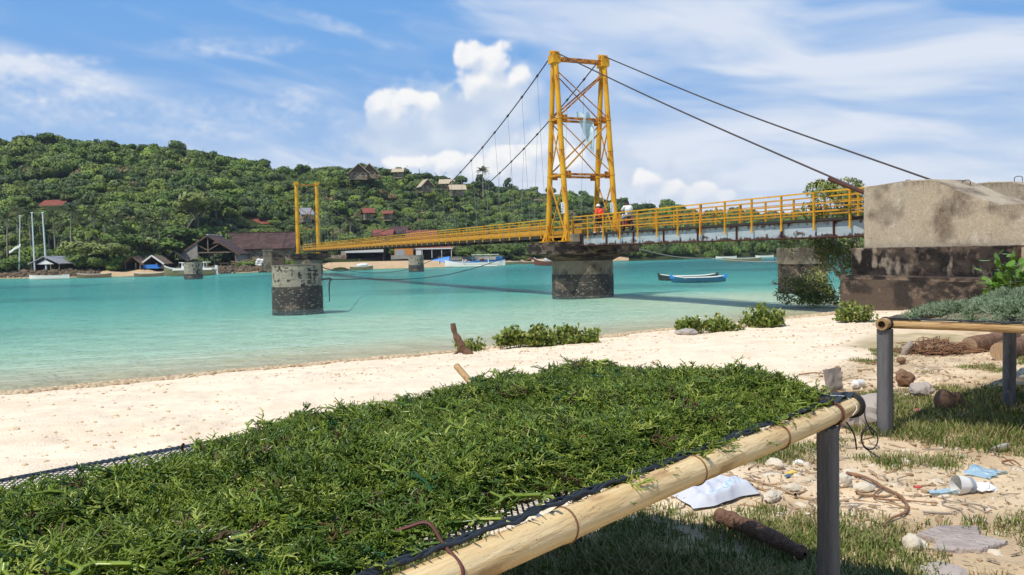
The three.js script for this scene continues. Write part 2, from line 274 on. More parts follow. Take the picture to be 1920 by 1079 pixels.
// ---------- vegetation on the hill ----------
// a crown about 1 m wide: leaf sprays scattered over uneven lobes; scaled up where it stands
function crownGeo(seed, { lobes = 12, sprays = 150, leaf = 0.046, flat = 0.8, spread = 0.34, r0 = 0.13, r1 = 0.23, drop = 0, holes = 0.25 } = {}) {
  const R = rng(seed), pos = [], nor = [], uv = [], n = new THREE.Vector3(), a = new THREE.Vector3(), b = new THREE.Vector3(), c = new THREE.Vector3(), nn = new THREE.Vector3();
  for (let l = 0; l < lobes; l++) {
    const an = l * 2.4 + R(), rr = Math.sqrt((l + 0.3) / lobes) * spread, lr = mix(r0, r1, R()), cy = (0.5 - drop * rr) * flat * mix(0.65, 1.15, R()) + (1 - rr / spread) * 0.18 * flat - 0.05;
    const cx = Math.cos(an) * rr, cz = Math.sin(an) * rr;
    for (let k = 0; k < sprays; k++) {
      const u = R() * 2 - 1, t = R() * 6.283, s = Math.sqrt(1 - u * u); n.set(s * Math.cos(t), u, s * Math.sin(t));
      if (vn(n.x * 3 + l * 9, n.y * 3 + n.z * 3) < holes) continue;
      const q = lr * (0.72 + 0.36 * R()); c.set(cx + n.x * q, cy + n.y * q * 0.82, cz + n.z * q);
      a.set(R() - 0.5, R() - 0.5, R() - 0.5).cross(n).normalize(); b.crossVectors(n, a).addScaledVector(n, (R() - 0.5) * 1.6).normalize(); a.addScaledVector(n, (R() - 0.5) * 1.2).normalize();
      const w = leaf * (0.6 + 0.8 * R()), h = w * (0.55 + 0.4 * R());
      nn.copy(n).multiplyScalar(0.8).add(_m2.set(R() - 0.5, R() - 0.2, R() - 0.5)).normalize();
      const P = _m3.crossVectors(a, b).dot(nn) > 0 ? [[-1, 0], [0, -0.9], [1, 0], [-1, 0], [1, 0], [0, 0.9]] : [[-1, 0], [1, 0], [0, -0.9], [-1, 0], [0, 0.9], [1, 0]];
      for (const [x, y] of P) { pos.push(c.x + a.x * x * w + b.x * y * h, c.y + a.y * x * w + b.y * y * h, c.z + a.z * x * w + b.z * y * h); nor.push(nn.x, nn.y, nn.z); uv.push(x, y); }
    }
  }
  return tris(pos, nor, uv);
}
const _m2 = new THREE.Vector3(), _m3 = new THREE.Vector3();
const leafMat = (name, r, g, b, extra = {}) => mat(name, { color: new THREE.Color().setRGB(r, g, b), roughness: 0.7, specularIntensity: 0.35, side: THREE.DoubleSide, ...extra });
leafMat('forest leaves', 1, 1, 1, { transmission: 0.22, thickness: 0 });
leafMat('tree leaves', 0.078, 0.125, 0.024); leafMat('dark tree leaves', 0.050, 0.088, 0.020); leafMat('light tree leaves', 0.105, 0.165, 0.030); leafMat('dry tree leaves', 0.125, 0.095, 0.038); leafMat('mangrove leaves', 0.20, 0.24, 0.06, { transmission: 0.25, thickness: 0 });
mat('bark', { color: sc(112, 98, 82), roughness: 0.95 }); mat('pale bark', { color: sc(150, 138, 120), roughness: 0.95 });
const CROWNS = [crownGeo(1, {}), crownGeo(2, { lobes: 14, flat: 0.7, spread: 0.38 }), crownGeo(3, { lobes: 9, flat: 1.05, spread: 0.26, r0: 0.15 }), crownGeo(4, { lobes: 16, flat: 0.62, spread: 0.40, r0: 0.10, r1: 0.18 }), crownGeo(5, { lobes: 8, sprays: 110, flat: 1.15, spread: 0.28, r0: 0.10, r1: 0.17, holes: 0.4 })];
const greens = [[0.085, 0.135, 0.022], [0.125, 0.185, 0.028], [0.055, 0.092, 0.022], [0.175, 0.235, 0.038], [0.105, 0.140, 0.034], [0.150, 0.190, 0.028], [0.075, 0.105, 0.036], [0.20, 0.15, 0.065]];
function scatter(name, label, category, geo, material, items, colours) {      // items: [x, y, z, sx, sy, sz, turn, tilt]
  const m = new THREE.InstancedMesh(geo, material, items.length), o = new THREE.Object3D(); m.name = numbered(name); m.castShadow = m.receiveShadow = true;
  items.forEach((t, i) => { o.position.set(t[0], t[1], -t[2]); o.rotation.set(t[7] ?? 0, t[6] ?? 0, t[8] ?? 0); o.scale.set(t[3], t[4], t[5]); o.updateMatrix(); m.setMatrixAt(i, o.matrix); if (colours) m.setColorAt(i, new THREE.Color().setRGB(...colours(i, t))); });
  scene.add(m); return tag(m, label, category, null, 'stuff');
}
// sight to a roof stays open: crowns nearer than it only grow up to its eaves
const CLEAR = [[653, 704, 318, 250], [736, 758, 320, 252], [788, 810, 343, 243], [826, 848, 341, 245], [844, 872, 351, 240], [86, 126, 382, 205], [468, 508, 416, 208], [680, 700, 397, 210], [718, 738, 398, 214], [560, 584, 402, 204],
  [326, 450, 503, 165], [446, 556, 474, 180], [66, 146, 513, 150], [236, 276, 507, 148], [272, 318, 505, 149], [308, 344, 503, 160], [606, 852, 490, 184], [700, 820, 446, 189]];
const room = (px, z, w) => { let top = 99; const hor = 494.1 - 0.0209 * px; for (const [a, b, py, zc] of CLEAR) if (z < zc + 1 && px > a - w && px < b + w) top = Math.min(top, EYE + (hor - py) * z / FOCAL); return top; };
const inVillage = (px) => sst(240, 300, px) * sst(960, 900, px);
const jit = rng(77);
const forest = [[], [], [], [], []];
for (let px = -420; px < 2350; ) {
  const t0 = (px - 960) / FOCAL;
  const zs = farShoreAt(px), zr = RZ(px), zEnd = zr + 26;
  for (let z = zs + mix(2.5, mix(4, 25, sst(560, 640, px) * sst(900, 850, px)), inVillage(px)); z < zEnd; z += mix(2.3, 3.4, jit()) * (px > 1280 ? 0.9 : 1)) {
    const zz = z + (jit() - 0.5) * 2, t = t0 + (jit() - 0.5) * 0.02, x = t * zz, y = hillY(x, zz), f = clamp((zz - zs) / (zr - zs), 0, 1.1), p2 = 960 + t * FOCAL;
    const big = vn(x * 0.05 + 4, zz * 0.05), w = (jit() < 0.04 ? 1.45 : 1) * mix(3.4, 8.4, Math.pow(jit(), 1.3) * 0.7 + 0.3 * big) * mix(0.72, 1, f) * (p2 > 1280 ? 0.95 : 1), h = w * mix(0.72, 1.12, jit()) * (p2 > 1250 ? 1.75 : 1);
    
    const lim = room(p2, zz, w * 0.35 * FOCAL / zz), space = lim - y; if (space < 0.4) continue; if (space < h * 0.95) { const q = Math.min(w, space * 1.6); forest[3].push([x, y - 0.3, zz, q, space / 0.95, q, jit() * 6.28, 0, 0, 0.5]); continue; }
    const k = jit() < 0.10 ? 4 : Math.floor(jit() * 4);
    const hue = fbm(x * 0.035 + 8, zz * 0.05, 3);
    forest[k].push([x, y - 0.35 - (p2 > 1280 ? h * 0.12 : 0), zz, w, h, w, jit() * 6.28, (jit() - 0.5) * 0.2, (jit() - 0.5) * 0.2, hue]);
  }
  px += mix(14, 24, jit());
}
const FL = ['hillside wood of rounded broadleaf crowns', 'hillside wood of wide spreading crowns', 'hillside wood of tall narrow crowns', 'low thicket of small clumped bushes on the hillside', 'sparse thin crowns among the hillside wood'];
forest.forEach((list, k) => scatter('forest', FL[k], 'forest', CROWNS[k], M['forest leaves'], list, (i, t) => { const R = rng(i * 7 + k * 991 + 3), g = R() < 0.035 ? greens[7] : greens[Math.floor(R() * 7)], v = 0.72 + 0.80 * R(), hue = sst(0.35, 0.65, t[9] ?? 0.5); return mix3([g[0] * v, g[1] * v, g[2] * v], [0.135 * v, 0.205 * v, 0.030 * v], 0.55 * hue); }));

// single trees: trunk, limbs and crown
function makeTree(name, label, seed, crown, leaves, { w = 6, h = 7, trunk = 0.45, bark = 'bark', lean = 0 } = {}, group) {
  const t = thing(name, label, 'tree', [0, 0, 0], 0, group), R = rng(seed), g = [], top = V(lean, h * trunk, 0);
  g.push(tube([V(0, -0.6, 0), V(lean * 0.3, h * trunk * 0.5, 0.1), top], 0.028 * h, 6, 6, 0.6));
  for (let i = 0; i < 6; i++) { const a = i * 1.05 + R(), e = V(lean + Math.cos(a) * w * 0.3, h * mix(0.6, 0.85, R()), Math.sin(a) * w * 0.3); g.push(tube([top.clone().multiplyScalar(0.9), top.clone().lerp(e, 0.5).add(V(0, 0.2, 0)), e], 0.014 * h, 5, 5, 0.4)); }
  mesh('trunk', g, M[bark], t);
  const c = mesh('crown', crown, M[leaves], t); c.scale.set(w, w * (h / w) * 0.72, w); c.position.set(lean, h * 0.30, 0); c.rotation.y = R() * 6; return t;
}
function place(o, px, z, sink = 0, s = 1, turn = 0) { const x = (px - 960) / FOCAL * z; o.position.set(x, hillY(x, z) - sink, -z); o.scale.setScalar(s); o.rotation.y = turn; return o; }
{
  const kinds = [makeTree('broadleaf_tree', 'rounded broadleaf tree standing on the hilltop skyline', 11, CROWNS[0], 'tree leaves', { w: 6.5, h: 7 }, 'trees on the hilltop skyline'), makeTree('broadleaf_tree', 'rounded broadleaf tree standing on the hilltop skyline', 12, CROWNS[1], 'dark tree leaves', { w: 7.5, h: 7.5 }, 'trees on the hilltop skyline'), makeTree('broadleaf_tree', 'rounded broadleaf tree standing on the hilltop skyline', 13, CROWNS[2], 'tree leaves', { w: 5.5, h: 7.5 }, 'trees on the hilltop skyline')];
  const tall = makeTree('slender_tree', 'slender thin-crowned tree rising above the hilltop skyline', 14, CROWNS[4], 'dark tree leaves', { w: 5, h: 10, trunk: 0.6 }, 'slender trees on the hilltop skyline');
  const R = rng(19); let n = 0, m = 0;
  for (let px = 15; px < 1290; px += mix(26, 44, R())) { if ((px > 640 && px < 720) ) continue; const k = Math.floor(R() * 3), o = n < 3 ? kinds[n] : copyOf(kinds[k]); n++; place(o, px, RZ(px) + mix(-9, 3, R()), 0.6, mix(0.75, 1.2, R()), R() * 6); }
  for (const [px, s] of [[85, 1.05], [190, 1], [215, 0.95], [905, 1.25], [925, 1], [955, 1.3], [1160, 0.8], [1195, 0.85]]) { place(m ? copyOf(tall) : tall, px, RZ(px) - 3, 2.2, s * 0.85, R() * 6); m++; }
  // bushy trees on the shore, each of its own
  const shore = [[25, 2.5, 4.6, 0.8, 'light tree leaves', 'bushy light green tree beside the white flagpole'], [165, 4, 8.5, 0.95, 'mangrove leaves', 'dark-stemmed mangrove tree right of the grey-roofed shed'], [205, 4.5, 9, 0.9, 'mangrove leaves', 'broad mangrove tree overhanging the low stone bank'], [232, 6, 9, 0.9, 'tree leaves', 'mangrove tree behind the small thatched hut'], [262, 9, 9.5, 0.9, 'mangrove leaves', 'olive green tree above the thatched hut'], [300, 14, 10, 0.9, 'light tree leaves', 'pale green tree above the tin-edged hut'], [345, 24, 12, 0.9, 'tree leaves', 'large tree up the slope left of the boat house'], [375, 34, 14, 1, 'mangrove leaves', 'wide pale tree standing behind the boat house'], [410, 44, 12, 1, 'tree leaves', 'round tree above the boat house ridge'], [128, 14, 7, 0.9, 'tree leaves', 'thin tree growing behind the grey-roofed shed'], [940, 3, 5.5, 0.8, 'light tree leaves', 'bright green bush behind the blue outrigger boats'], [905, 6, 6.5, 0.8, 'mangrove leaves', 'bushy tree inland of the blue outrigger boats'], [875, 5, 5, 0.8, 'light tree leaves', 'bright bush right of the long red-roofed shop']];
  shore.forEach(([px, back, w, k, leaves, label], i) => { const o = makeTree('shore_tree', label, 40 + i, CROWNS[[0, 1, 3, 2][i % 4]], leaves, { w, h: w * k, trunk: 0.4 }); place(o, px, farShoreAt(px) + back, 0.2, 1, i); });
}
// coconut palms
const frondGeo = (() => {
  const pos = [], R = rng(8), N = 17, pt = (s) => new THREE.Vector3(s * 2.9 - 0.5 * s * s, 1.25 * s - 2.2 * s * s, 0);
  const tri = (a, b, c) => pos.push(a.x, a.y, a.z, b.x, b.y, b.z, c.x, c.y, c.z);
  for (let i = 1; i < N; i++) { const s = i / N, p = pt(s), p2 = pt(s + 0.035), L = 0.95 * Math.sin(Math.PI * Math.pow(s, 0.7) * 0.93 + 0.18); for (const e of [-1, 1]) { const tip = p.clone().add(new THREE.Vector3(0.30 * L, -0.38 * L - 0.2 * R(), e * L * 0.75)), mid = p2.clone().lerp(tip, 0.5).add(new THREE.Vector3(0.05, 0.10, 0)); tri(p, p2, mid); tri(p, mid, tip); } }
  for (let i = 0; i < 8; i++) { const a = pt(i / 8), b = pt((i + 1) / 8), w = 0.05 * (1 - i / 9), q = (v, dz, dy = 0) => v.clone().add(new THREE.Vector3(0, dy, dz)); tri(q(a, w), q(b, w), q(a, 0, w)); tri(q(a, -w), q(a, 0, w), q(b, -w)); }
  return tris(pos);
})();
leafMat('palm frond', 0.085, 0.115, 0.030, { roughness: 0.45, specularIntensity: 0.5 }); leafMat('pale palm frond', 0.20, 0.20, 0.075, { roughness: 0.5 });
function makePalm(seed, label, group) {
  const R = rng(seed), t = thing('coconut_palm', label, 'palm tree', [0, 0, 0], 0, group), h = 8, l = (R() - 0.5) * 1.6;
  mesh('trunk', tube([V(0, -0.5, 0), V(l * 0.2, h * 0.4, 0), V(l, h, 0)], 0.20, 8, 6, 0.6), M['pale bark'], t);
  for (let i = 0; i < 15; i++) { const f = mesh('frond', frondGeo, M[R() < 0.22 ? 'pale palm frond' : 'palm frond'], t); f.position.set(l, h, 0); f.rotation.set(0, i * 2.4 + R() * 0.5, mix(0.75, -0.65, i / 15) + R() * 0.2, 'YXZ'); }
  return t;
}
{
  const LP = 'coconut palm in the grove low on the slope at the far left', GP = 'palms in the grove at the foot of the hill', a = makePalm(3, LP, GP), b = makePalm(5, LP, GP), R = rng(23); let n = 0;
  for (const [px, py, s] of [[10, 408, 1], [30, 395, 0.9], [55, 402, 1], [75, 412, 0.95], [100, 405, 0.9], [120, 425, 1], [130, 395, 0.9], [150, 412, 0.9], [175, 402, 1], [195, 415, 0.85], [215, 408, 0.95], [240, 418, 0.9], [262, 410, 0.9], [290, 420, 0.9], [45, 430, 0.9], [92, 440, 0.85], [310, 405, 0.8]]) {
    const o = n < 2 ? [a, b][n] : copyOf(R() < 0.5 ? a : b); n++; const z = 168 + R() * 14, top = atZ(px, py, z); o.position.set(top.x, top.y - 8 * s, -z); o.scale.setScalar(s); o.rotation.y = R() * 6;
  }
  for (const [px, py, z, s, label] of [[655, 415, 200, 1.15, 'tall coconut palm behind the yellow handrail right of the far tower'], [583, 445, 178, 0.9, 'coconut palm framed between the posts of the far yellow tower'], [622, 448, 186, 0.8, 'small coconut palm just right of the far yellow tower'], [905, 320, 240, 0.9, 'lone palm on the ridge behind the hanger cables']]) { const o = copyOf(n++ % 2 ? a : b, label); delete o.userData.group; const top = atZ(px, py, z); o.position.set(top.x, top.y - 8 * s, -z); o.scale.setScalar(s); o.rotation.y = R() * 6; }
}

// ---------- materials of the bridge ----------
const paintTex = tex(512, 512, (u, v) => {
  const f = fbm(u * 10, v * 5, 5, 0), g = vn(u * 60, v * 40), st = fbm(u * 30, v * 2.5, 4);
  let c = mix3([214, 158, 30], [196, 138, 22], sst(0.4, 0.7, f)); c = mix3(c, [224, 178, 84], 0.4 * sst(0.6, 0.8, g)); const sp = vn(u * 120, v * 90);
  c = mix3(c, [138, 76, 30], sst(0.70, 0.78, f * 0.55 + st * 0.45) * 0.75); if (sp > 0.9) c = mix3(c, [150, 88, 34], 0.5); return c;
});
mat('yellow paint', { map: rep(paintTex, 0.45), roughness: 0.5, specularIntensity: 0.5 });
mat('faded yellow paint', { map: rep(paintTex, 0.6), color: sc(238, 226, 215), roughness: 0.62 });
mat('rusty yellow paint', { map: rep(tex(512, 256, (u, v) => { const f = fbm(u * 22, v * 8, 5); return mix3([200, 130, 30], [122, 66, 30], sst(0.44, 0.64, f)); }), 0.7), roughness: 0.75 });
mat('rust', { map: rep(tex(256, 256, (u, v) => mix3([96, 50, 30], [58, 36, 28], fbm(u * 9, v * 9, 4, 9))), 1), roughness: 0.9 });
mat('steel cable', { color: sc(74, 64, 58), roughness: 0.6, metalness: 0.4 });
mat('hanger wire', { color: sc(150, 148, 142), roughness: 0.5, metalness: 0.5 });
mat('girder paint', { map: rep(tex(1024, 256, (u, v) => { const f = fbm(u * 40, v * 4, 5), g = fbm(u * 9 + 4, v * 5, 4); let c = mix3([182, 190, 192], [146, 156, 158], g); const low = sst(0.62, 0.80, f * 0.8 + 0.34 * Math.abs(v * 2 - 1)); return mix3(c, mix3([52, 46, 42], [96, 72, 56], vn(u * 90, v * 12)), low); }), 1 / 6, 1 / 0.63), roughness: 0.6 });
mat('deck timber', { map: rep(tex(256, 256, (u, v) => { const f = fbm(u * 4, v * 24, 4); return mix3([66, 60, 54], [36, 33, 31], f); }), 0.5), roughness: 0.95 });
const concreteTex = tex(1024, 1024, (u, v) => {
  const f = fbm(u * 7, v * 7, 6, 7), g = fbm(u * 22, v * 22, 4, 22), b = fbm(u * 3 + 9, v * 3, 4, 3);
  const g2 = fbm(u * 60, v * 34, 3, 0); let c = mix3([178, 162, 138], [136, 122, 104], sst(0.32, 0.68, f)); c = mix3(c, [202, 192, 174], 0.75 * sst(0.52, 0.68, b) * sst(0.35, 0.6, g));
  c = mix3(c, [104, 86, 68], 0.8 * sst(0.56, 0.70, f * 0.5 + g * 0.3 + g2 * 0.2)); c = mix3(c, [206, 192, 170], 0.25 * sst(0.62, 0.72, g2)); c = mix3(c, [92, 82, 70], 0.6 * sst(0.60, 0.74, fbm(u * 24, v * 2, 4, 0) * 0.6 + f * 0.4)); const k = 0.95 + 0.1 * (vn(u * 256, v * 256, 256) - 0.5) * 2; return [c[0] * k, c[1] * k, c[2] * k];
});
const roughBump = tex(512, 512, (u, v) => 255 * fbm(u * 14, v * 14, 5, 14), true);
mat('tan concrete', { map: rep(concreteTex, 1 / 4.2), bumpMap: rep(roughBump, 0.8), bumpScale: 0.010, roughness: 0.95, specularIntensity: 0.3 });
mat('grey concrete', { map: rep(concreteTex, 1 / 3.1), color: sc(196, 198, 196), bumpMap: rep(roughBump, 0.5), bumpScale: 0.03, roughness: 0.95, specularIntensity: 0.3 });
mat('blackened concrete', { map: rep(tex(1024, 512, (u, v) => {           // black mould with runs where the render has come off
  const m = fbm(u * 18, v * 5, 5), n = fbm(u * 44, v * 9 + 3, 4), run = fbm(u * 26 + 7, v * 1.6, 4), zone = fbm(u * 4 + 2, v * 1.5, 3);
  let c = mix3([62, 54, 48], [34, 30, 28], sst(0.35, 0.6, m)); c = mix3(c, [104, 88, 74], sst(0.50, 0.66, n * 0.5 + zone * 0.5) * 0.75);
  c = mix3(c, [150, 136, 118], sst(0.56, 0.70, run * 0.5 + m * 0.3 + n * 0.15 + zone * 0.15) * 0.85); return c;
}), 1 / 8, 1 / 1.7), bumpMap: rep(roughBump, 0.5), bumpScale: 0.03, roughness: 0.95, specularIntensity: 0.3 });
mat('mossy concrete', { map: rep(tex(1024, 512, (u, v) => {
  const m = fbm(u * 16, v * 7, 5), n = fbm(u * 50, v * 24 + 3, 4), zone = fbm(u * 5 + 12, v * 2.5, 3);
  let c = mix3([92, 78, 66], [60, 52, 46], sst(0.35, 0.62, m)); c = mix3(c, [134, 116, 96], sst(0.52, 0.7, n * 0.5 + zone * 0.5) * 0.7); c = mix3(c, [38, 34, 32], sst(0.58, 0.7, zone * 0.6 + m * 0.4) * 0.85); return c;
}), 1 / 8, 1 / 2.2), bumpMap: rep(roughBump, 0.5), bumpScale: 0.03, roughness: 0.95, specularIntensity: 0.3 });
mat('speckled concrete', { map: rep(tex(1024, 512, (u, v) => {           // pale concrete with black lichen in broken upright streaks
  const f = fbm(u * 9, v * 6, 5, 0), a = fbm(u * 46, v * 7, 4), b = fbm(u * 70, v * 40, 3), z = fbm(u * 8 + 3, v * 2, 3);
  let c = mix3([166, 158, 138], [126, 120, 106], f); return mix3(c, [56, 52, 48], sst(0.53, 0.63, a * 0.45 + b * 0.3 + z * 0.3) * 0.9);
}), 1 / 8, 1 / 2), bumpMap: rep(roughBump, 0.6), bumpScale: 0.03, roughness: 0.95, specularIntensity: 0.3 });
mat('tide stained concrete', { map: rep(tex(1024, 512, (u, v) => { const f = fbm(u * 14, v * 10, 5), a = fbm(u * 60, v * 40, 4), z = fbm(u * 6 + 3, v * 3, 3); let c = mix3([74, 68, 60], [44, 42, 40], f); c = mix3(c, [126, 106, 86], sst(0.56, 0.72, z) * 0.6); return mix3(c, [176, 168, 152], sst(0.66, 0.74, a) * 0.7); }), 1 / 8, 1 / 2), bumpMap: rep(roughBump, 0.6), bumpScale: 0.03, roughness: 0.9 });

// ---------- the suspension bridge: x runs back to the beach, y is height over the water, z towards the camera's side ----------
const SPAN = 94.4, TURN = -1.15873, TOPY = 14.25, BASEY = 3.22, DECK = 3.68, FW = 1.65, C1 = V(4.31, 0, 50.2);
const L = (s, p, y) => new THREE.Vector3(-s, y, -p);                   // s: metres from the near tower over the channel, p: across
const bridge = thing('suspension_bridge', 'narrow yellow suspension footbridge across the channel on two steel towers', 'bridge', C1, TURN);
const toWorld = (s, p, y) => bridge.localToWorld(L(s, p, y)); bridge.updateMatrixWorld();
const sub = (name, parent = bridge) => { const g = new THREE.Group(); g.name = name; parent.add(g); return g; };
function nearTower(t, s0, spread) {
  const leg = (sgn, p) => { const a = L(s0 + sgn * spread, p, BASEY), b = L(s0 + sgn * 0.17, p, TOPY - 0.35), at = (k) => a.clone().lerp(b, k); const g = [bar(a, b, 0.172, 0.148, 10), box(0.85, 0.06, 0.85, a.x, BASEY + 0.03, a.z)]; for (const k of [0.372, 0.51, 0.684]) g.push(bar(at(k - 0.003), at(k + 0.003), 0.185, 0.185, 10)); for (let i = 0; i < 4; i++) { const q = i * Math.PI / 2 + 0.78; g.push(beam(a.clone().add(new THREE.Vector3(Math.cos(q) * 0.34, 0.06, Math.sin(q) * 0.34)), a.clone().add(new THREE.Vector3(Math.cos(q) * 0.16, 0.55, Math.sin(q) * 0.16)), 0.02, 0.12)); } mesh('leg', g, M['yellow paint'], t); };
  const P = (sgn, p, k) => L(s0 + sgn * mix(spread, 0.17, k), p, mix(BASEY, TOPY - 0.35, k));
  for (const p of [-FW, FW]) { for (const sgn of [-1, 1]) leg(sgn, p); mesh('saddle', [box(0.72, 0.5, 0.5, -s0, TOPY - 0.2, -p), box(0.42, 0.22, 0.36, -s0, TOPY + 0.12, -p), bar(L(s0, p - 0.28, TOPY + 0.18), L(s0, p + 0.28, TOPY + 0.18), 0.13, 0.13, 12)], M['yellow paint'], t); }
  mesh('top_beam', [beam(L(s0 - 0.12, -FW, TOPY - 0.18), L(s0 - 0.12, FW, TOPY - 0.18), 0.14, 0.2), beam(L(s0 + 0.12, -FW, TOPY - 0.18), L(s0 + 0.12, FW, TOPY - 0.18), 0.14, 0.2)], M['rusty yellow paint'], t);
  const levels = [0.372, 0.684, 0.965];
  for (const sgn of [-1, 1]) {
    for (let i = 0; i < 2; i++) {
      mesh('cross_beam', [beam(P(sgn, -FW, levels[i]), P(sgn, FW, levels[i]), 0.12, 0.13), box(0.5, 0.42, 0.04, P(sgn, -FW, levels[i]).x, P(sgn, 0, levels[i]).y, FW - 0.26, Math.PI / 2), box(0.5, 0.42, 0.04, P(sgn, -FW, levels[i]).x, P(sgn, 0, levels[i]).y, -FW + 0.26, Math.PI / 2)], M['rusty yellow paint'], t);
      for (const e of [-1, 1]) mesh('diagonal_brace', beam(P(sgn, -FW * e, levels[i] + 0.012), P(sgn, FW * e, levels[i + 1] - 0.015), 0.065, 0.065 + 0.02 * e), M[i ? 'rusty yellow paint' : 'faded yellow paint'], t);
    }
  }
  for (const p of [-FW, FW]) {
    for (const k of [0.03, 0.372, 0.684]) mesh('side_strut', beam(P(-1, p, k), P(1, p, k), 0.1, 0.12), M['faded yellow paint'], t);
    for (const [k0, k1] of [[0.02, 0.355], [0.39, 0.67]]) for (const e of [-1, 1]) mesh('side_brace', beam(P(e, p + 0.06 * e, k0), P(-e, p + 0.06 * e, k1), 0.06, 0.065), M['faded yellow paint'], t);
  }
}
{
  const t = sub('tower'); nearTower(t, 0, 1.3);
  mat('notice', { map: tex(64, 128, (u, v) => { const line = Math.floor(v * 14); const ink = v > 0.12 && v < 0.9 && u > 0.12 && u < 0.88 && line % 2 && vn(u * 26, line * 3) > 0.42; return ink ? [120, 124, 132] : [228, 228, 226]; }), roughness: 0.6 });
  const P = (k) => L(-mix(1.3, 0.17, k), -FW, mix(BASEY, TOPY - 0.35, k)), a = P(0.155), b = P(0.215);
  for (const p of [-FW, FW]) { const g = beam(a.clone().setZ(-p), b.clone().setZ(-p), 0.30, 0.012); g.rotateY(0); g.translate(0.10, 0, 0.19); mesh('notice_sheet', g, M.notice, t); }
  const f = sub('far_tower'); f.userData.label = 'plain two-post yellow tower beside the far shore';
  for (const p of [-FW, FW]) mesh('post', [bar(L(SPAN, p, BASEY), L(SPAN, p, TOPY + 0.5), 0.36, 0.30, 12), bar(L(SPAN, p, 8.6), L(SPAN, p, 8.75), 0.39, 0.39, 12), box(0.9, 0.5, 0.6, -SPAN, TOPY + 0.5, -p)], M['yellow paint'], f);
  mesh('top_beam', beam(L(SPAN, -FW, TOPY + 0.2), L(SPAN, FW, TOPY + 0.2), 0.16, 0.2), M['rusty yellow paint'], f);
  mesh('cross_beam', beam(L(SPAN, -FW, 7.3), L(SPAN, FW, 7.3), 0.12, 0.14), M['rusty yellow paint'], f);
  mesh('diagonal_brace', beam(L(SPAN, -FW, 8.4), L(SPAN, FW, 11.0), 0.08, 0.1), M['rusty yellow paint'], f);
  mesh('diagonal_brace', beam(L(SPAN, -FW, 11.0), L(SPAN, FW, 8.4), 0.08, 0.1), M['rusty yellow paint'], f);
}
function pierAt(s0, r, halfW, halfD, name = 'pier') {
  const t = sub(name);
  const cyl = (r0, y0, y1, m, nm) => { const g = new THREE.CylinderGeometry(r0, r0, y1 - y0, 40, 1, true), uv = g.attributes.uv; for (let i = 0; i < uv.count; i++) uv.setXY(i, uv.getX(i) * 6.283 * r0, y0 + uv.getY(i) * (y1 - y0)); g.translate(-s0, (y0 + y1) / 2, 0); mesh(nm, g, M[m], t); };
  cyl(r, 1.28, 2.16, 'grey concrete', 'shaft'); cyl(r + 0.03, -0.8, 1.28, 'tide stained concrete', 'tide_band');
  const hn = surf(48, 5, (u, v) => { const a = u * 6.2832, c = Math.cos(a), s = Math.sin(a), k = 1 / Math.max(Math.abs(c) / (halfD - 0.12), Math.abs(s) / (halfW - 0.25)); return [-s0 + mix(c * k, c * (r + 0.02), Math.pow(v, 0.8)), mix(2.52, 2.08, v), mix(s * k, s * (r + 0.02), Math.pow(v, 0.8))]; }, (u, v) => [u * 12, v]);
  mesh('haunch', hn, M['mossy concrete'], t);
  mesh('cap', [box(halfD * 2, 0.56, halfW * 2, -s0, 2.8, 0), box(halfD * 2 - 0.2, 0.13, halfW * 2 - 0.3, -s0, 3.14, 0)], M['mossy concrete'], t);
}
pierAt(0, 1.84, 2.8, 1.95); pierAt(SPAN, 2.2, 3.3, 1.9, 'far_pier');
mesh('bearing_block', [box(0.55, 0.75, 0.5, 1.15 + 0.35, 3.2 + 0.1, 1.35), box(0.55, 0.75, 0.5, 1.5, 3.3, -1.35)], M['tan concrete'], bridge);
// deck and girders
mesh('deck', [box(SPAN - 3, 0.1, 2.1, -SPAN / 2 - 0.2, DECK - 0.07, 0), box(SPAN - 3, 0.14, 0.12, -SPAN / 2 - 0.2, DECK - 0.12, 1.0), box(SPAN - 3, 0.14, 0.12, -SPAN / 2 - 0.2, DECK - 0.12, -1.0)], M['deck timber'], bridge);
for (let i = 0; i < 39; i++) mesh('cross_bearer', box(0.1, 0.16, 2.5, -2.4 - i * 2.35, DECK - 0.25, 0), M['deck timber'], bridge);
mesh('approach_deck', box(23.6, 0.09, 2.15, 12.6, DECK - 0.045, 0), M['deck timber'], bridge);
mesh('approach_deck', box(20, 0.2, 1.9, 34, DECK - 0.1, 0), M['grey concrete'], bridge);
for (const z of [0.92, -0.92]) {
  mesh('girder', [box(23.2, 0.56, 0.03, 12.6, DECK - 0.40, z)], M['girder paint'], bridge);
  mesh('flange', [box(23.2, 0.035, 0.24, 12.6, DECK - 0.108, z), box(23.2, 0.04, 0.26, 12.6, DECK - 0.70, z)], M.rust, bridge);
  for (let i = 0; i < 9; i++) mesh('stiffener', box(0.03, 0.55, 0.1, 1.9 + i * 2.75, DECK - 0.40, z + Math.sign(z) * 0.066), M.rust, bridge);
}
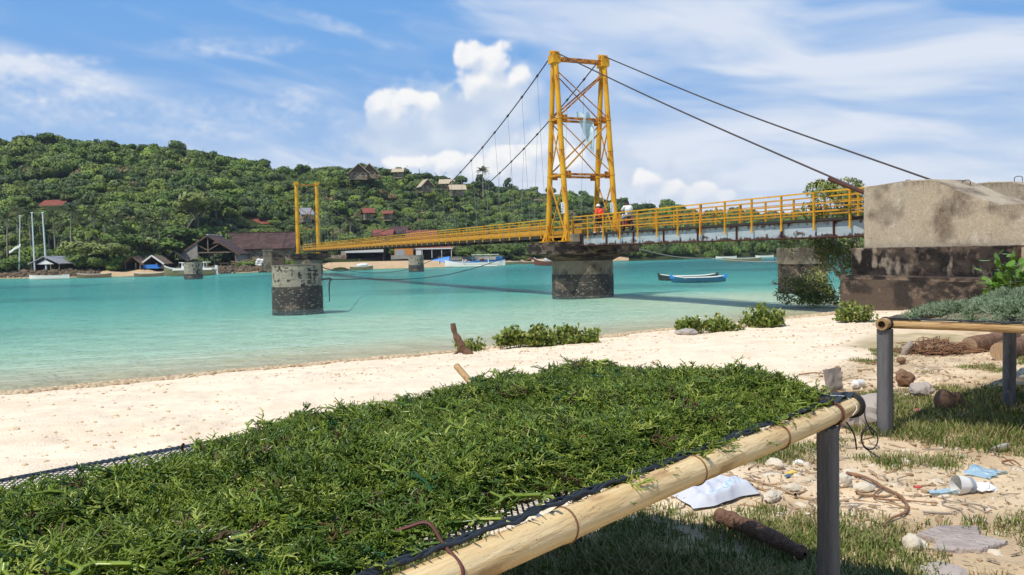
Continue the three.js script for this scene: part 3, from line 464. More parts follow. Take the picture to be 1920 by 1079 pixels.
// handrails
const RS = [[1.7, SPAN - 1.5, 1.66], [-23.8, -1.0, 1.66]];
for (const p of [-1.12, 1.12]) for (const [a, b, step] of RS) {
  const app = a < 0, n = Math.floor((b - a) / step), h = 0.98;
  for (let i = 0; i <= n; i++) { const s = a + i * (b - a) / n; mesh('rail_post', [box(0.075, h + (app ? 0.42 : 0.2), 0.05, -s, DECK + h / 2 - (app ? 0.21 : 0.1), -p), box(0.03, h + 0.1, 0.08, -s + 0.02, DECK + h / 2 - 0.05, -p)], M['yellow paint'], bridge); }
  if (app) { for (const s of [-13.36, -6.1]) mesh('rail_post', box(0.07, h + 0.4, 0.05, -s, DECK + h / 2 - 0.2, -p), M['rusty yellow paint'], bridge); }
  const rail = (y, hh, w, m) => mesh('rail', beam(L(a, p, DECK + y), L(b, p, DECK + y), w, hh), M[m], bridge);
  rail(0.975, 0.055, 0.055, 'yellow paint'); rail(app ? 0.56 : 0.6, app ? 0.055 : 0.11, 0.035, 'faded yellow paint'); rail(app ? 0.27 : 0.22, app ? 0.06 : 0.24, 0.03, 'faded yellow paint');
  if (app) rail(0.78, 0.03, 0.03, 'faded yellow paint');
}
// cables and hangers
const cableY = (s) => 4.95 + (TOPY + 0.25 - 4.95) * Math.pow(1 - 2 * s / SPAN, 2);
for (const p of [-FW, FW]) {
  const pts = []; for (let i = 0; i <= 40; i++) pts.push(L(SPAN * i / 40, p, cableY(SPAN * i / 40)));
  mesh('main_cable', tube(pts, 0.037, 120, 7), M['steel cable'], bridge);
  mesh('stay_cable', tube([L(0, p, TOPY + 0.25), L(-12, p, mix(TOPY + 0.25, p < 0 ? 4.2 : 4.45, 0.5) - 0.15), L(-24.2, p, p < 0 ? 4.05 : 4.5)], 0.036, 40, 7), M['steel cable'], bridge);
  if (p < 0) mesh('cable_socket', bar(L(-21.6, p, 5.05), L(-24.2, p, 4.05), 0.075, 0.075, 8), M.rust, bridge);
  mesh('stay_cable', tube([L(SPAN, p, TOPY + 0.5), L(SPAN + 8, p, 9), L(SPAN + 17, p, 4.2)], 0.05, 12, 5), M['steel cable'], bridge);
  for (let i = 0; i < 39; i++) { const s = 2.4 + i * 2.35, y = cableY(s); mesh('hanger', bar(L(s, p, y), L(s, Math.sign(p) * 1.2, DECK - 0.2), 0.010, 0.010, 5), M['hanger wire'], bridge); mesh('cable_clamp', bar(L(s - 0.09, p, cableY(s - 0.09)), L(s + 0.09, p, cableY(s + 0.09)), 0.07, 0.07, 7), M['steel cable'], bridge); }
}
// torn sheet caught in the tower
{
  mat('torn sheet', { color: sc(196, 216, 220), roughness: 0.5, side: THREE.DoubleSide, transmission: 0.35, thickness: 0 });
  const w = (u, v) => { const wd = 1.05 * (1 - v * 0.86) + 0.12 * vn(v * 9, 2), s = -0.5 - 0.25 * Math.sin(v * 7 + u * 4) * v; return toWorld(s + 0.14 * Math.sin(u * 9 + v * 6), 0.05 + (u - 0.5) * wd + 0.45 * v, 10.9 - 2.3 * v + 0.1 * Math.sin(u * 11)); };
  const g = surf(14, 26, (u, v) => { const q = w(u, v); return [q.x, q.y, q.z]; }); single('torn_sheet', g, M['torn sheet'], 'torn pale blue and white plastic sheet snagged on the braces of the near tower', 'plastic sheet');
}

// ---------- concrete anchor block on the beach ----------
{
  const t = thing('anchor_block', 'huge stepped concrete cable anchorage on the beach with blackened lower tiers', 'concrete block', toWorld(-24, 0, 0), TURN);
  for (const [z0, nm] of [[1.0, 'upper_block'], [-2.5, 'upper_block']]) {
    const s = new THREE.Shape(), R = rng(z0 > 0 ? 3 : 4); const P = [[0.03, 2.56], [0.0, 3.4], [0.02, 4.52], [0.9, 4.56], [1.8, 4.60], [2.6, 4.54], [3.5, 4.14], [4.7, 3.66], [6.5, 3.67], [9.5, 3.68], [9.5, 2.56]];
    P.forEach(([x, y], i) => i ? s.lineTo(x, y + (y > 3 && i < 10 ? (R() - 0.5) * 0.02 : 0)) : s.moveTo(x, y));
    const g = new THREE.ExtrudeGeometry(s, { depth: 1.5, bevelEnabled: true, bevelSize: 0.03, bevelThickness: 0.03, bevelSegments: 2, steps: 1 }); g.translate(0, 0, z0); mesh(nm, g, M['tan concrete'], t);
  }
  const rb = (w, h, d, x, y, z) => { const s = new THREE.Shape(); s.moveTo(-w / 2, -h / 2); s.lineTo(w / 2, -h / 2); s.lineTo(w / 2, h / 2); s.lineTo(-w / 2, h / 2); const g = new THREE.ExtrudeGeometry(s, { depth: d - 0.06, bevelEnabled: true, bevelSize: 0.03, bevelThickness: 0.03, bevelSegments: 2 }); g.translate(x, y, z - d / 2 + 0.03); const uv = g.attributes.uv; for (let i = 0; i < uv.count; i++) uv.setXY(i, uv.getX(i) + w / 2, uv.getY(i) + h / 2); return g; };
  mesh('middle_tier', rb(5.6, 0.86, 5.5, 2.5, 2.1, 0), M['blackened concrete'], t);
  mesh('lower_tier', rb(6.2, 2.3, 6.1, 2.6, 0.5, 0), M['mossy concrete'], t);
  mesh('side_wall', rb(4.5, 3.9, 5.0, 7.6, 0.58, 0), M['tan concrete'], t);
  mesh('ramp_fill', box(9, 1.0, 2.0, 5.0, 3.0, 0), M['grey concrete'], t);
  for (const [x, z] of [[0.75, 1.4], [3.0, 1.6], [2.6, -1.3], [3.6, -1.6]]) mesh('lifting_loop', tube([[-0.13, 0], [-0.13, 0.12], [-0.09, 0.16], [0.09, 0.16], [0.13, 0.12], [0.13, 0]].map(([a, y]) => new THREE.Vector3(x + a, (x > 2.6 ? 4.54 - (x - 2.6) * 0.4 : 4.58) + y - 0.02, z)), 0.012, 16, 5), M['steel cable'], t);
}
// ---------- old round piers standing in the water ----------
function drum(label, px, py, z, r, top, tide) {
  const c = onY(px, py, 0), k = r / Math.hypot(c.x, c.z), t = thing('old_pier', label, 'pier', [c.x * (1 + k), 0, c.z * (1 + k)]);
  const cyl = (r0, y0, y1, seed) => surf(56, 10, (u, v) => { const a = u * 6.2832, q = r0 + 0.025 * (fbm(Math.cos(a) * 4 + seed, Math.sin(a) * 4 + v * 4, 3) - 0.5); return [-Math.sin(a) * q, mix(y0, y1, v), -Math.cos(a) * q]; }, (u, v) => [u * 6.283 * r0, mix(y0, y1, v)]);
  mesh('upper_drum', cyl(r, tide, top, 2), M['speckled concrete'], t); mesh('tide_band', cyl(r + 0.035, -0.7, tide + 0.02, 6), M['tide stained concrete'], t);
  const cap = new THREE.CircleGeometry(r, 40); cap.rotateX(-Math.PI / 2); cap.translate(0, top - 0.005, 0); mesh('top_face', cap, M['grey concrete'], t);
  const rim = new THREE.TorusGeometry(r - 0.01, 0.035, 6, 56); rim.rotateX(Math.PI / 2); rim.translate(0, top - 0.02, 0); mesh('rim', rim, M['speckled concrete'], t); return t;
}
drum('stout round concrete pier with a dark tide band, in front of the far tower', 558.5, 581, 41, 1.25, 2.26, 1.12);
drum('small round concrete pier beside the white motorboat', 362.5, 521, 119, 1.27, 2.25, 0.5);
drum('small mossy concrete pier beside the bow of the blue outrigger boat', 780.5, 507.5, 135, 1.26, 2.55, 0.9);
{
  const b = onY(1495, 548, 0), t = thing('old_pier', 'square concrete pier half hidden by the mangrove bush', 'pier', [b.x + 0.6, 0, b.z - 0.8], 0.25);
  mesh('upper_block', box(2.3, 0.95, 1.8, 0, 2.1, 0), M['grey concrete'], t); mesh('tide_band', box(2.2, 2.3, 1.7, 0, 0.47, 0), M['mossy concrete'], t);
}
{ const c = atZ(508, 482, 151), t = thing('end_pillar', 'weathered concrete pillar at the landward end of the bridge handrail', 'pillar', [c.x, 0.4, c.z], 0.4); mesh('shaft', [box(1.5, 3.6, 1.2, -0.6, 1.7, 0), box(1.7, 0.25, 1.4, -0.6, 3.6, 0)], M['grey concrete'], t); mesh('wing', box(2.4, 3.2, 2.6, 1.2, 1.6, -0.6), M['mossy concrete'], t); }
// slack guy ropes from the piers
mat('old rope', { color: sc(62, 66, 70), roughness: 0.9 }); mat('pale rope', { color: sc(158, 152, 140), roughness: 0.9 });
const ropePts = (a, b, sag, n = 10) => { const o = []; for (let i = 0; i <= n; i++) { const t = i / n, p = a.clone().lerp(b, t); p.y -= sag * 4 * t * (1 - t); p.y = Math.max(p.y, 0.05); o.push(p); } return o; };
{
  const A = atZ(603, 524, 42.5), M1 = atZ(690, 523, 52), E1 = atZ(985, 466, 60), Bq = atZ(606, 502, 42.6);
  single('guy_rope', [tube(ropePts(A, M1, 0.02).concat(ropePts(M1, E1, 0.75).slice(1)), 0.026, 60, 5), tube([A, A.clone().add(new THREE.Vector3(0.5, 0.02, 0)), atZ(618, 528, 42.5), atZ(617, 540, 42.5), atZ(617.5, 566, 42.5)], (t) => mix(0.06, 0.025, t), 20, 5)], M['old rope'], 'slack dark guy rope sagging low over the water from the stout round pier', 'rope');
  single('guy_rope', tube(ropePts(Bq, atZ(650, 508, 60), 0.1).concat(ropePts(atZ(650, 508, 60), atZ(720, 511, 90), 0.1).slice(1), ropePts(atZ(720, 511, 90), atZ(842, 470, 74), 0.5).slice(1)), 0.028, 60, 5), M['old rope'], 'upper dark guy rope running past the small mossy pier to the deck', 'rope');
  single('guy_rope', tube(ropePts(atZ(1188, 464, 51), atZ(1330, 484, 70), 0.25).concat(ropePts(atZ(1330, 484, 70), atZ(1462, 491, 50), 0.1).slice(1)), 0.03, 40, 5), M['pale rope'], 'pale guy rope running from the near tower pier cap to the square pier', 'rope');
}

// ---------- village on the far shore ----------
mat('old tile roof', { map: rep(tex(512, 256, (u, v) => { const f = fbm(u * 20, v * 10, 4), row = (v * 20) % 1, col = (u * 40) % 1; const k = 0.8 + 0.2 * row - 0.12 * (col < 0.15); return mix3([96 * k, 66 * k, 58 * k], [66 * k, 46 * k, 42 * k], sst(0.35, 0.65, f)); }), 0.12), roughness: 0.9 });
mat('red tile roof', { map: rep(tex(256, 256, (u, v) => { const k = 0.8 + 0.2 * ((v * 16) % 1), f = fbm(u * 10, v * 10, 4, 10); return mix3([160 * k, 84 * k, 62 * k], [124 * k, 64 * k, 50 * k], f); }), 0.2), roughness: 0.9 });
mat('thatch', { map: rep(tex(256, 256, (u, v) => { const f = fbm(u * 60, v * 6, 3); return mix3([204, 186, 156], [156, 138, 112], f); }), 0.3), roughness: 1 });
mat('brown thatch', { map: rep(tex(256, 256, (u, v) => mix3([132, 108, 84], [84, 66, 52], fbm(u * 60, v * 6, 3))), 0.3), roughness: 1 });
mat('tin sheet', { color: sc(150, 148, 148), roughness: 0.55, metalness: 0.2 }); mat('white trim', { color: sc(212, 208, 200), roughness: 0.8 });
mat('stone wall', { map: rep(tex(512, 512, (u, v) => { const r = Math.floor(v * 24), m = ((u * 12 + (r % 2) * 0.5) % 1) < 0.07 || (v * 24) % 1 < 0.12, f = fbm(u * 20, v * 20, 4, 20); return mix3([196, 186, 172], [140, 132, 120], m ? 0.9 : f); }), 0.2), roughness: 1 });
mat('plaster', { map: rep(concreteTex, 0.3), color: sc(235, 228, 216), roughness: 0.95 }); mat('ochre plaster', { color: sc(206, 132, 62), roughness: 0.95 }); mat('dark timber', { color: sc(62, 48, 40), roughness: 0.95 }); mat('timber', { color: sc(142, 118, 92), roughness: 0.95 });
mat('shop shutter', { color: sc(160, 164, 160), roughness: 0.7 }); mat('blue tarp', { color: sc(52, 122, 196), roughness: 0.55 }); mat('white cloth', { color: sc(222, 220, 214), roughness: 0.9, side: THREE.DoubleSide });
// a pitched roof with thickness; ridge along z ("depth") or x ("width")
function gable(w, d, eave, ridge, th, along = 'z', over = 0.3) {
  const W = along === 'z' ? w : d, D = along === 'z' ? d : w, run = W / 2 + over, rise = (ridge - eave) * run / (W / 2), len = Math.hypot(run, rise), a = Math.atan2(rise, run), g = [];
  for (const s of [-1, 1]) { const q = box(len, th, D + over * 2); q.rotateZ(-s * a); q.translate(s * run / 2, ridge - rise / 2 + th * 0.5, 0); if (along === 'x') q.rotateY(Math.PI / 2); g.push(q); }
  return g;
}
function prismEnd(w, eave, ridge, th, z) { const s = new THREE.Shape(); s.moveTo(-w / 2, eave); s.lineTo(w / 2, eave); s.lineTo(0, ridge); const g = new THREE.ExtrudeGeometry(s, { depth: th, bevelEnabled: false }); g.translate(0, 0, z - th / 2); return g; }
function atBase(name, label, cat, px, py, z, turn = 0, group) { const p = atZ(px, py, z); return thing(name, label, cat, p, turn, group); }
{ // boat house: open gable towards the water
  const t = atBase('boat_house', 'open-fronted gabled boat house with stone side wall at the water', 'house', 391, 500, 166, 0.12), w = 11.6, d = 12;
  mesh('roof', gable(w, d, 2.5, 6.2, 0.16, 'z', 0.3), M['old tile roof'], t).position.z = -d / 2;
  mesh('barge_board', [beam(new THREE.Vector3(-6.2, 2.15, 0.4), new THREE.Vector3(0, 6.2, 0.4), 0.12, 0.3), beam(new THREE.Vector3(6.2, 2.15, 0.4), new THREE.Vector3(0, 6.2, 0.4), 0.12, 0.3)], M['brown thatch'], t);
  mesh('ridge_cap', beam(new THREE.Vector3(0, 6.4, 0.4), new THREE.Vector3(0, 6.4, -12.5), 0.35, 0.16), M['white trim'], t);
  const s = new THREE.Shape(); s.moveTo(-5.6, 0); s.lineTo(-2.0, 0); s.lineTo(-2.0, 4.9); s.lineTo(-5.6, 2.6); const g = new THREE.ExtrudeGeometry(s, { depth: 0.3, bevelEnabled: false }); mesh('stone_wall', [g, box(0.3, 2.6, 11.6, -5.5, 1.3, -6), box(0.3, 2.6, 11.6, 5.5, 1.3, -6), box(11, 3.5, 0.3, 0, 1.75, -11.8)], M['stone wall'], t);
  mesh('inner_wall', [box(2.2, 2.7, 0.2, 0.2, 1.35, -4.2), box(3.8, 2.7, 0.2, 3.4, 1.35, -5.2)], M.plaster, t); mesh('doorway', box(2.0, 2.0, 0.06, 2.9, 1.0, -5.05), M['dark timber'], t);
  for (const x of [-1.9, 1.2, 5.3]) mesh('post', box(0.2, x > 5 ? 2.7 : 3.0, 0.2, x, 1.4, 0.1), M.timber, t); mesh('tie_beam', [box(11.2, 0.22, 0.2, 0, 2.8, 0.1), beam(new THREE.Vector3(0, 2.9, 0.1), new THREE.Vector3(0, 6, 0.1), 0.18, 0.18), beam(new THREE.Vector3(0, 3.2, 0.1), new THREE.Vector3(-2.4, 4.6, 0.1), 0.14, 0.14), beam(new THREE.Vector3(0, 3.2, 0.1), new THREE.Vector3(2.4, 4.6, 0.1), 0.14, 0.14)], M.timber, t);
  mesh('bench', [box(1.8, 0.08, 0.5, 3.4, 0.6, 1.4), box(0.08, 0.6, 0.4, 2.7, 0.3, 1.4), box(0.08, 0.6, 0.4, 4.1, 0.3, 1.4)], M.timber, t);
}
{ const t = atBase('long_shed', 'long low building with dark brown tiled roof behind the boat house', 'building', 482, 490, 182, 0.03), w = 17.5; mesh('roof', gable(w, 9, 2.9, 6.1, 0.16, 'x', 0.6), M['old tile roof'], t); mesh('wall', [box(w, 3, 0.25, 0, 1.5, 4.3), box(w, 3, 0.25, 0, 1.5, -4.3), box(0.25, 3, 8.4, -w / 2, 1.5, 0), box(0.25, 3, 8.4, w / 2, 1.5, 0)], M.plaster, t); mesh('ridge_cap', box(w, 0.18, 0.4, 0, 6.3, 0), M['old tile roof'], t); mesh('gable_porch', [...gable(3.2, 3, 2.4, 3.6, 0.12, 'z', 0.3)].map((g) => g.translate(-6.6, 0.2, 5.6)), M['brown thatch'], t); }
function hut(label, px, py, z, w, d, eave, ridge, roofM, opt = {}) {
  const t = atBase('hut', label, 'hut', px, py, z, opt.turn ?? 0); mesh('roof', gable(w, d, eave, ridge, opt.th ?? 0.14, 'z', 0.35), M[roofM], t);
  mesh('wall', [box(0.1, eave + 0.1, d * 0.9, -w / 2 + 0.1, eave / 2, 0), box(0.1, eave + 0.1, d * 0.9, w / 2 - 0.1, eave / 2, 0), box(w - 0.2, eave + 0.3, 0.1, 0, eave / 2, -d / 2 + 0.1)], M['dark timber'], t);
  for (const x of [-w / 2 + 0.15, w * 0.18, w / 2 - 0.15]) mesh('post', box(0.14, eave + 0.1, 0.14, x, eave / 2, d / 2 - 0.1), M.timber, t);
  if (opt.cloth) mesh('gable_cloth', prismEnd(w * 0.62, eave - 0.1, ridge - 0.55, 0.04, d / 2 - 0.05), M['white cloth'], t);
  if (opt.edge) mesh('tin_edge', [beam(new THREE.Vector3(-w / 2 - 0.4, eave - 0.2, d / 2 + 0.4), new THREE.Vector3(0, ridge + 0.1, d / 2 + 0.4), 0.1, 0.26), beam(new THREE.Vector3(w / 2 + 0.4, eave - 0.2, d / 2 + 0.4), new THREE.Vector3(0, ridge + 0.1, d / 2 + 0.4), 0.1, 0.26)], M['white trim'], t);
  if (opt.tarp) mesh('tarp', [box(w * 0.75, 0.7, 1.2, -0.4, 0.4, d / 2 - 0.4), box(w * 0.4, 0.3, 1, 0.8, 0.2, d / 2 + 0.5)], M['blue tarp'], t); return t;
}
hut('small grey-roofed shed with white cloth under the gable beside three white poles', 105, 512, 150, 6.2, 5, 1.7, 2.95, 'tin sheet', { cloth: true, turn: -0.25 });
hut('smallest thatched hut with dark open front on the bank', 256, 506, 148, 2.9, 3.2, 1.1, 2.35, 'brown thatch');
hut('hut with white tin roof edges sheltering a blue tarpaulin', 294, 504, 149, 3.5, 3.4, 1.0, 2.25, 'brown thatch', { edge: true, tarp: true });
hut('dark lean-to shed pressed against the left side of the boat house', 329, 503, 160, 4.0, 4, 1.5, 3.1, 'brown thatch', { turn: 0.3 });
{ // shops behind the bridge
  let t = atBase('shop', 'dark open shop under a long white fascia behind the bridge deck', 'shop', 684, 491, 184); mesh('roof', box(8.6, 0.14, 5, 0, 2.9, -2.2, 0, 0.06), M['tin sheet'], t); mesh('fascia', box(8.5, 0.85, 0.12, 0, 2.45, 0.4), M['white trim'], t); mesh('wall', [box(0.2, 2.8, 4.4, -4.1, 1.4, -2.2), box(0.2, 2.8, 4.4, 4.1, 1.4, -2.2), box(8.2, 2.8, 0.2, 0, 1.4, -4.4)], M['dark timber'], t); mesh('counter', box(7.4, 0.8, 0.5, 0, 0.4, -0.8), M['dark timber'], t);
  t = atBase('yard_wall', 'tan yard wall with grey gatepost left of the dark open shop', 'wall', 631, 491, 184); mesh('panel', box(4.8, 1.5, 0.3, -0.2, 0.75, 0), M.plaster, t); mesh('pillar', box(1.2, 3, 0.8, 1.6, 1.5, -0.4), M['stone wall'], t);
  t = atBase('ochre_shop', 'orange-walled shop with closed grey shutter behind the bridge', 'shop', 757, 484, 186); mesh('wall', box(4.2, 2.5, 4, 0, 1.25, -2), M['ochre plaster'], t); mesh('shutter', box(2.1, 1.5, 0.08, -0.8, 1.1, 0.05), M['shop shutter'], t); mesh('roof', box(4.6, 0.16, 4.4, 0, 2.6, -2), M['white trim'], t); mesh('base_wall', box(5, 0.9, 0.3, -0.3, 0.2, 0.6), M['stone wall'], t);
  t = atBase('long_shop', 'long low shop with faded red tiled roof and shaded veranda', 'shop', 810, 484, 187); mesh('roof', [box(9.4, 0.12, 3, 0, 2.7, -1.2, 0, 0.38)], M['red tile roof'], t); mesh('eaves_board', box(9.4, 0.3, 0.1, 0, 2.1, 0.25), M['white trim'], t); mesh('wall', box(9, 2.2, 0.2, 0, 1.1, -1.8), M['dark timber'], t); for (let i = 0; i < 5; i++) mesh('post', box(0.14, 2.1, 0.14, -4.4 + i * 2.2, 1.05, 0.1), M['white trim'], t);
  t = atBase('sign_board', 'plain white board standing by the long red-roofed shop', 'sign', 785, 484, 185); mesh('board', box(1.2, 1.2, 0.06, 0, 1.1, 0), M['white trim'], t); for (const x of [-0.5, 0.5]) mesh('leg', box(0.07, 1.0, 0.07, x, 0.2, -0.07), M.timber, t);
  t = atBase('garden_wall', 'low dark stone wall behind the outrigger boats', 'wall', 880, 489, 186); mesh('panel', [box(14, 1.1, 0.4, 0, 0.3, 0), box(14.1, 0.1, 0.5, 0, 0.9, 0)], M['stone wall'], t);
}
// houses among the trees: roof over wall with an opening
function hillHouse(label, px, py, z, w, d, hw, hr, roofM, along = 'x', turn = 0) { const t = atBase('hill_house', label, 'house', px, py, z, turn); mesh('roof', gable(w, d, hw, hr, 0.2, along, 0.5), M[roofM], t); mesh('wall', box(w * 0.92, hw + 1.2, d * 0.92, 0, hw / 2 - 0.6, 0), M.plaster, t); mesh('window', [box(w * 0.16, hw * 0.5, 0.08, -w * 0.22, hw * 0.5, d * 0.46 + 0.03), box(w * 0.16, hw * 0.5, 0.08, w * 0.22, hw * 0.5, d * 0.46 + 0.03)], M['dark timber'], t); if (along === 'z') mesh('gable', prismEnd(w * 0.9, hw, hr - 0.2, 0.1, d * 0.46), M['brown thatch'], t); return t; }
hillHouse('left one of two steep thatched villas standing on the ridge', 671, 331, 252, 5.6, 6, 0.9, 3.4, 'thatch', 'z', 0.25);
hillHouse('right one of two steep thatched villas standing on the ridge', 691, 329, 256, 4.6, 6, 0.9, 3.2, 'thatch', 'z', 0.25);
hillHouse('small thatched roof peeping from trees right of the twin villas', 747, 328, 254, 2.8, 4, 0.7, 1.7, 'thatch', 'x');
hillHouse('leftmost of three pale hipped thatch roofs below the ridge', 798, 353, 244, 3.4, 4, 0.6, 2.4, 'thatch', 'z', 0.4);
hillHouse('middle one of three pale thatch roofs below the ridge', 836, 349, 246, 3.0, 4, 0.6, 1.8, 'thatch', 'x');
hillHouse('rightmost of three pale thatch roofs, lowest below the ridge', 857, 360, 241, 4.0, 4, 0.6, 1.9, 'thatch', 'x', 0.2);
hillHouse('orange-red roof above the palm grove at the far left', 106, 391, 206, 5.0, 5, 0.6, 1.9, 'red tile roof', 'x');
hillHouse('dull red roof with white gable above the boat house', 487, 427, 210, 4.6, 5, 0.9, 2.3, 'red tile roof', 'x', 0.2);
hillHouse('bright red roof among trees right of the far tower', 690, 404, 212, 2.2, 4, 0.6, 1.7, 'red tile roof', 'x', 0.3);
hillHouse('faint red roof further right behind the hanger cables', 728, 406, 216, 2.0, 4, 0.6, 1.3, 'red tile roof', 'x');
hillHouse('orange tiled roof just above the handrail, left of the dark roof', 720, 450, 190, 3.8, 5, 1.0, 2.2, 'red tile roof', 'x');
hillHouse('dark tiled roof just above the handrail behind the bridge', 750, 446, 193, 3.2, 5, 1.0, 2.5, 'old tile roof', 'x');
hillHouse('wide orange tiled roof seen through the handrail', 792, 458, 190, 6.2, 5, 1.2, 3.0, 'red tile roof', 'x');
hillHouse('grey weathered roof seen between the posts of the far tower', 572, 408, 205, 2.4, 4, 0.8, 2.2, 'tin sheet', 'x', 0.5);
// poles and flag
mat('white pole', { color: sc(206, 210, 206), roughness: 0.6 });
for (const [a, b, c, d2, r, label] of [[37, 405, 34.5, 516, 0.12, 'white flagpole carrying a limp white flag, leftmost pole'], [59, 399, 65, 511, 0.17, 'middle white pole of three on the left bank'], [79, 399, 87, 512, 0.2, 'white pole standing right in front of the grey-roofed shed']]) {
  const t = thing('flagpole', label, 'pole', atZ(c, d2, 148)), top = atZ(a, b, 148).sub(t.position); mesh('shaft', bar(new THREE.Vector3(0, -0.5, 0), top, r, r * 0.55, 8), M['white pole'], t); mesh('finial', bar(top.clone().add(new THREE.Vector3(-0.25, 0, 0)), top.clone().add(new THREE.Vector3(0.25, 0, 0)), 0.06, 0.06, 6), M['white pole'], t);
}
{ const a = atZ(38, 457, 147.9); single('flag', surf(12, 5, (u, v) => [a.x - 2.1 * u, a.y - 1.25 * u - 0.45 * v - 0.1 * Math.sin(u * 9), a.z + 0.12 * Math.sin(u * 8 + v)]), M['white cloth'], 'limp white flag hanging from the leftmost pole', 'flag'); }
// heap of poles, white sacks, rubble on the bank
{ const R = rng(61), c = atZ(462, 498, 160), t = thing('pole_heap', 'heap of loose bamboo poles and planks right of the boat house', 'timber heap', c); for (let i = 0; i < 26; i++) { const x = (R() - 0.5) * 3.4, a = (R() - 0.5) * 1.2; mesh('pole', bar(new THREE.Vector3(x - Math.cos(a) * 1.3, 0.1 + R() * 0.8, R() - 0.5), new THREE.Vector3(x + Math.cos(a) * 1.3, 0.1 + R() * 1.1 + Math.sin(a) * 0.4, R() - 0.5), 0.05, 0.05, 5), M.timber, t); }
  for (let i = 0; i < 6; i++) { const s = rock(i + 5, 0.8, 0.55, 0.7, 2, 0.3), p = atZ(480 + i * 2.3, 497 - (i % 3) * 4.5, 159); single('sack', s, M['white cloth'], 'stuffed white sack in the heap beside the end pillar', 'sack', 'white sacks heaped by the pillar').position.copy(p); } }
{ const R = rng(62), it = []; for (let i = 0; i < 1500; i++) { const px = R() < 0.55 ? R() * 250 - 60 : 330 + R() * 190, t = (px - 960) / FOCAL, z = farShoreAt(px) + R() * 2.6 - 0.6, s = mix(0.2, 0.55, R() * R()); it.push([t * z, hillY(t * z, z) + R() * 0.35, z, s, s * 0.7, s, R() * 6, R()]); } scatter('bank_rubble', 'rubble bank of rough coral stones along the left far shore', 'rubble', rock(9, 2, 2, 2, 1, 0.35), mat('coral stone', { map: rep(concreteTex, 1), color: sc(200, 190, 176), roughness: 1 }), it, (i) => { const v = mix(0.35, 0.9, h2(i, 3)); return [v, v * 0.96, v * 0.9]; }); }

// ---------- boats ----------
const boatMat = (n, r, g, b) => mat(n, { color: sc(r, g, b), roughness: 0.4, clearcoat: 0.2 }); boatMat('white hull', 222, 220, 212); boatMat('dark hull', 52, 62, 58); boatMat('blue hull', 28, 92, 118); boatMat('bright blue', 40, 134, 205); boatMat('brown hull', 116, 92, 66); boatMat('olive hull', 120, 116, 84); boatMat('red trim', 150, 60, 48); boatMat('red brown hull', 104, 60, 44); mat('boat interior', { color: sc(196, 192, 178), roughness: 0.8 });
function hullGeo(len, wid, h, { bow = 0.35, stern = 0.35, fine = 1.6, keel = 0.18, transom = 0 } = {}, inset = 0) {
  return surf(36, 14, (u, v) => { const x = (u * 2 - 1), ax = Math.abs(x), shape = x > 0 ? 1 - Math.pow(ax, fine * 1.6) : Math.max(1 - Math.pow(ax, fine * 1.6), transom), hw = (wid / 2) * shape - inset * 0.5, top = h + (x > 0 ? bow : stern) * Math.pow(ax, 3.2) * h, a = (v - 0.5) * Math.PI; const k = Math.sin(a), yy = Math.cos(a); const low = keel * h * Math.pow(ax, 3) * 1.6 - 0.25 * h; return [x * len / 2 * (1 - inset * 0.03), mix(top, low + inset, Math.pow(yy, 0.75)), Math.sign(k) * Math.pow(Math.abs(k), 0.7) * Math.max(hw, 0.01)]; });
}
function boat(name, label, cat, pos, turn, len, wid, h, outer, inner, o = {}, group) {
  const t = thing(name, label, cat, pos, turn, group); mesh('hull', hullGeo(len, wid, h, o), M[outer], t); mesh('hull_lining', hullGeo(len, wid, h, o, 0.06), M[inner], t);
  for (const s of [-1, 1]) { const pts = []; for (let i = 0; i <= 16; i++) { const x = i / 8 - 1, ax = Math.abs(x), sh = x > 0 ? 1 - Math.pow(ax, (o.fine ?? 1.6) * 1.6) : Math.max(1 - Math.pow(ax, (o.fine ?? 1.6) * 1.6), o.transom ?? 0); pts.push(new THREE.Vector3(x * len / 2, h + (x > 0 ? o.bow ?? 0.35 : o.stern ?? 0.35) * Math.pow(ax, 3.2) * h, s * Math.max(wid / 2 * sh, 0.01))); } mesh('gunwale', tube(pts, 0.035 + wid * 0.012, 24, 5), M[o.rim ?? inner], t); }
  for (const x of o.thwarts ?? [-0.25, 0.2]) mesh('thwart', box(0.18, 0.04, wid * 0.85, x * len, h * 0.8, 0), M['boat interior'], t); return t;
}
const water = (px, py) => onY(px, py, 0);
{
  const a = water(1290, 525.5), b = water(1310, 529.5); b.y = a.y = 0.02;
  const d = boat('canoe', 'dark green canoe moored behind the blue one near the bridge pier', 'canoe', a, -0.04, 4.95, 0.6, 0.34, 'dark hull', 'boat interior', { bow: 0.55, stern: 0.6, rim: 'white hull' }), e = boat('canoe', 'blue canoe with white gunwale floating in front of the dark one', 'canoe', b, -0.02, 4.3, 0.62, 0.36, 'blue hull', 'white hull', { bow: 0.35, stern: 0.5, rim: 'white hull' });
  for (const [t, l, m] of [[d, 4.95, 'dark hull'], [e, 4.3, 'bright blue']]) for (const s of [-1, 1]) mesh('end_block', [box(0.42, 0.26, 0.16, s * (l / 2 - 0.12), 0.42, 0), box(0.16, 0.2, 0.12, s * (l / 2 + 0.02), 0.52, 0)], M[m], t);
}
const shoreBoat = (px, py, ...r) => boat(r[0], r[1], r[2], water(px, py), ...r.slice(3));
shoreBoat(92, 523, 'canoe', 'slim white canoe drawn up below the white poles', 'canoe', 0.02, 6.4, 0.8, 0.5, 'white hull', 'boat interior');
shoreBoat(137, 519.5, 'canoe', 'short olive canoe half hidden behind the long brown one', 'canoe', 0.03, 3.2, 0.7, 0.4, 'olive hull', 'boat interior');
shoreBoat(176, 520, 'canoe', 'long brown canoe lying by the stone bank', 'canoe', 0.02, 5.8, 0.8, 0.5, 'brown hull', 'boat interior');
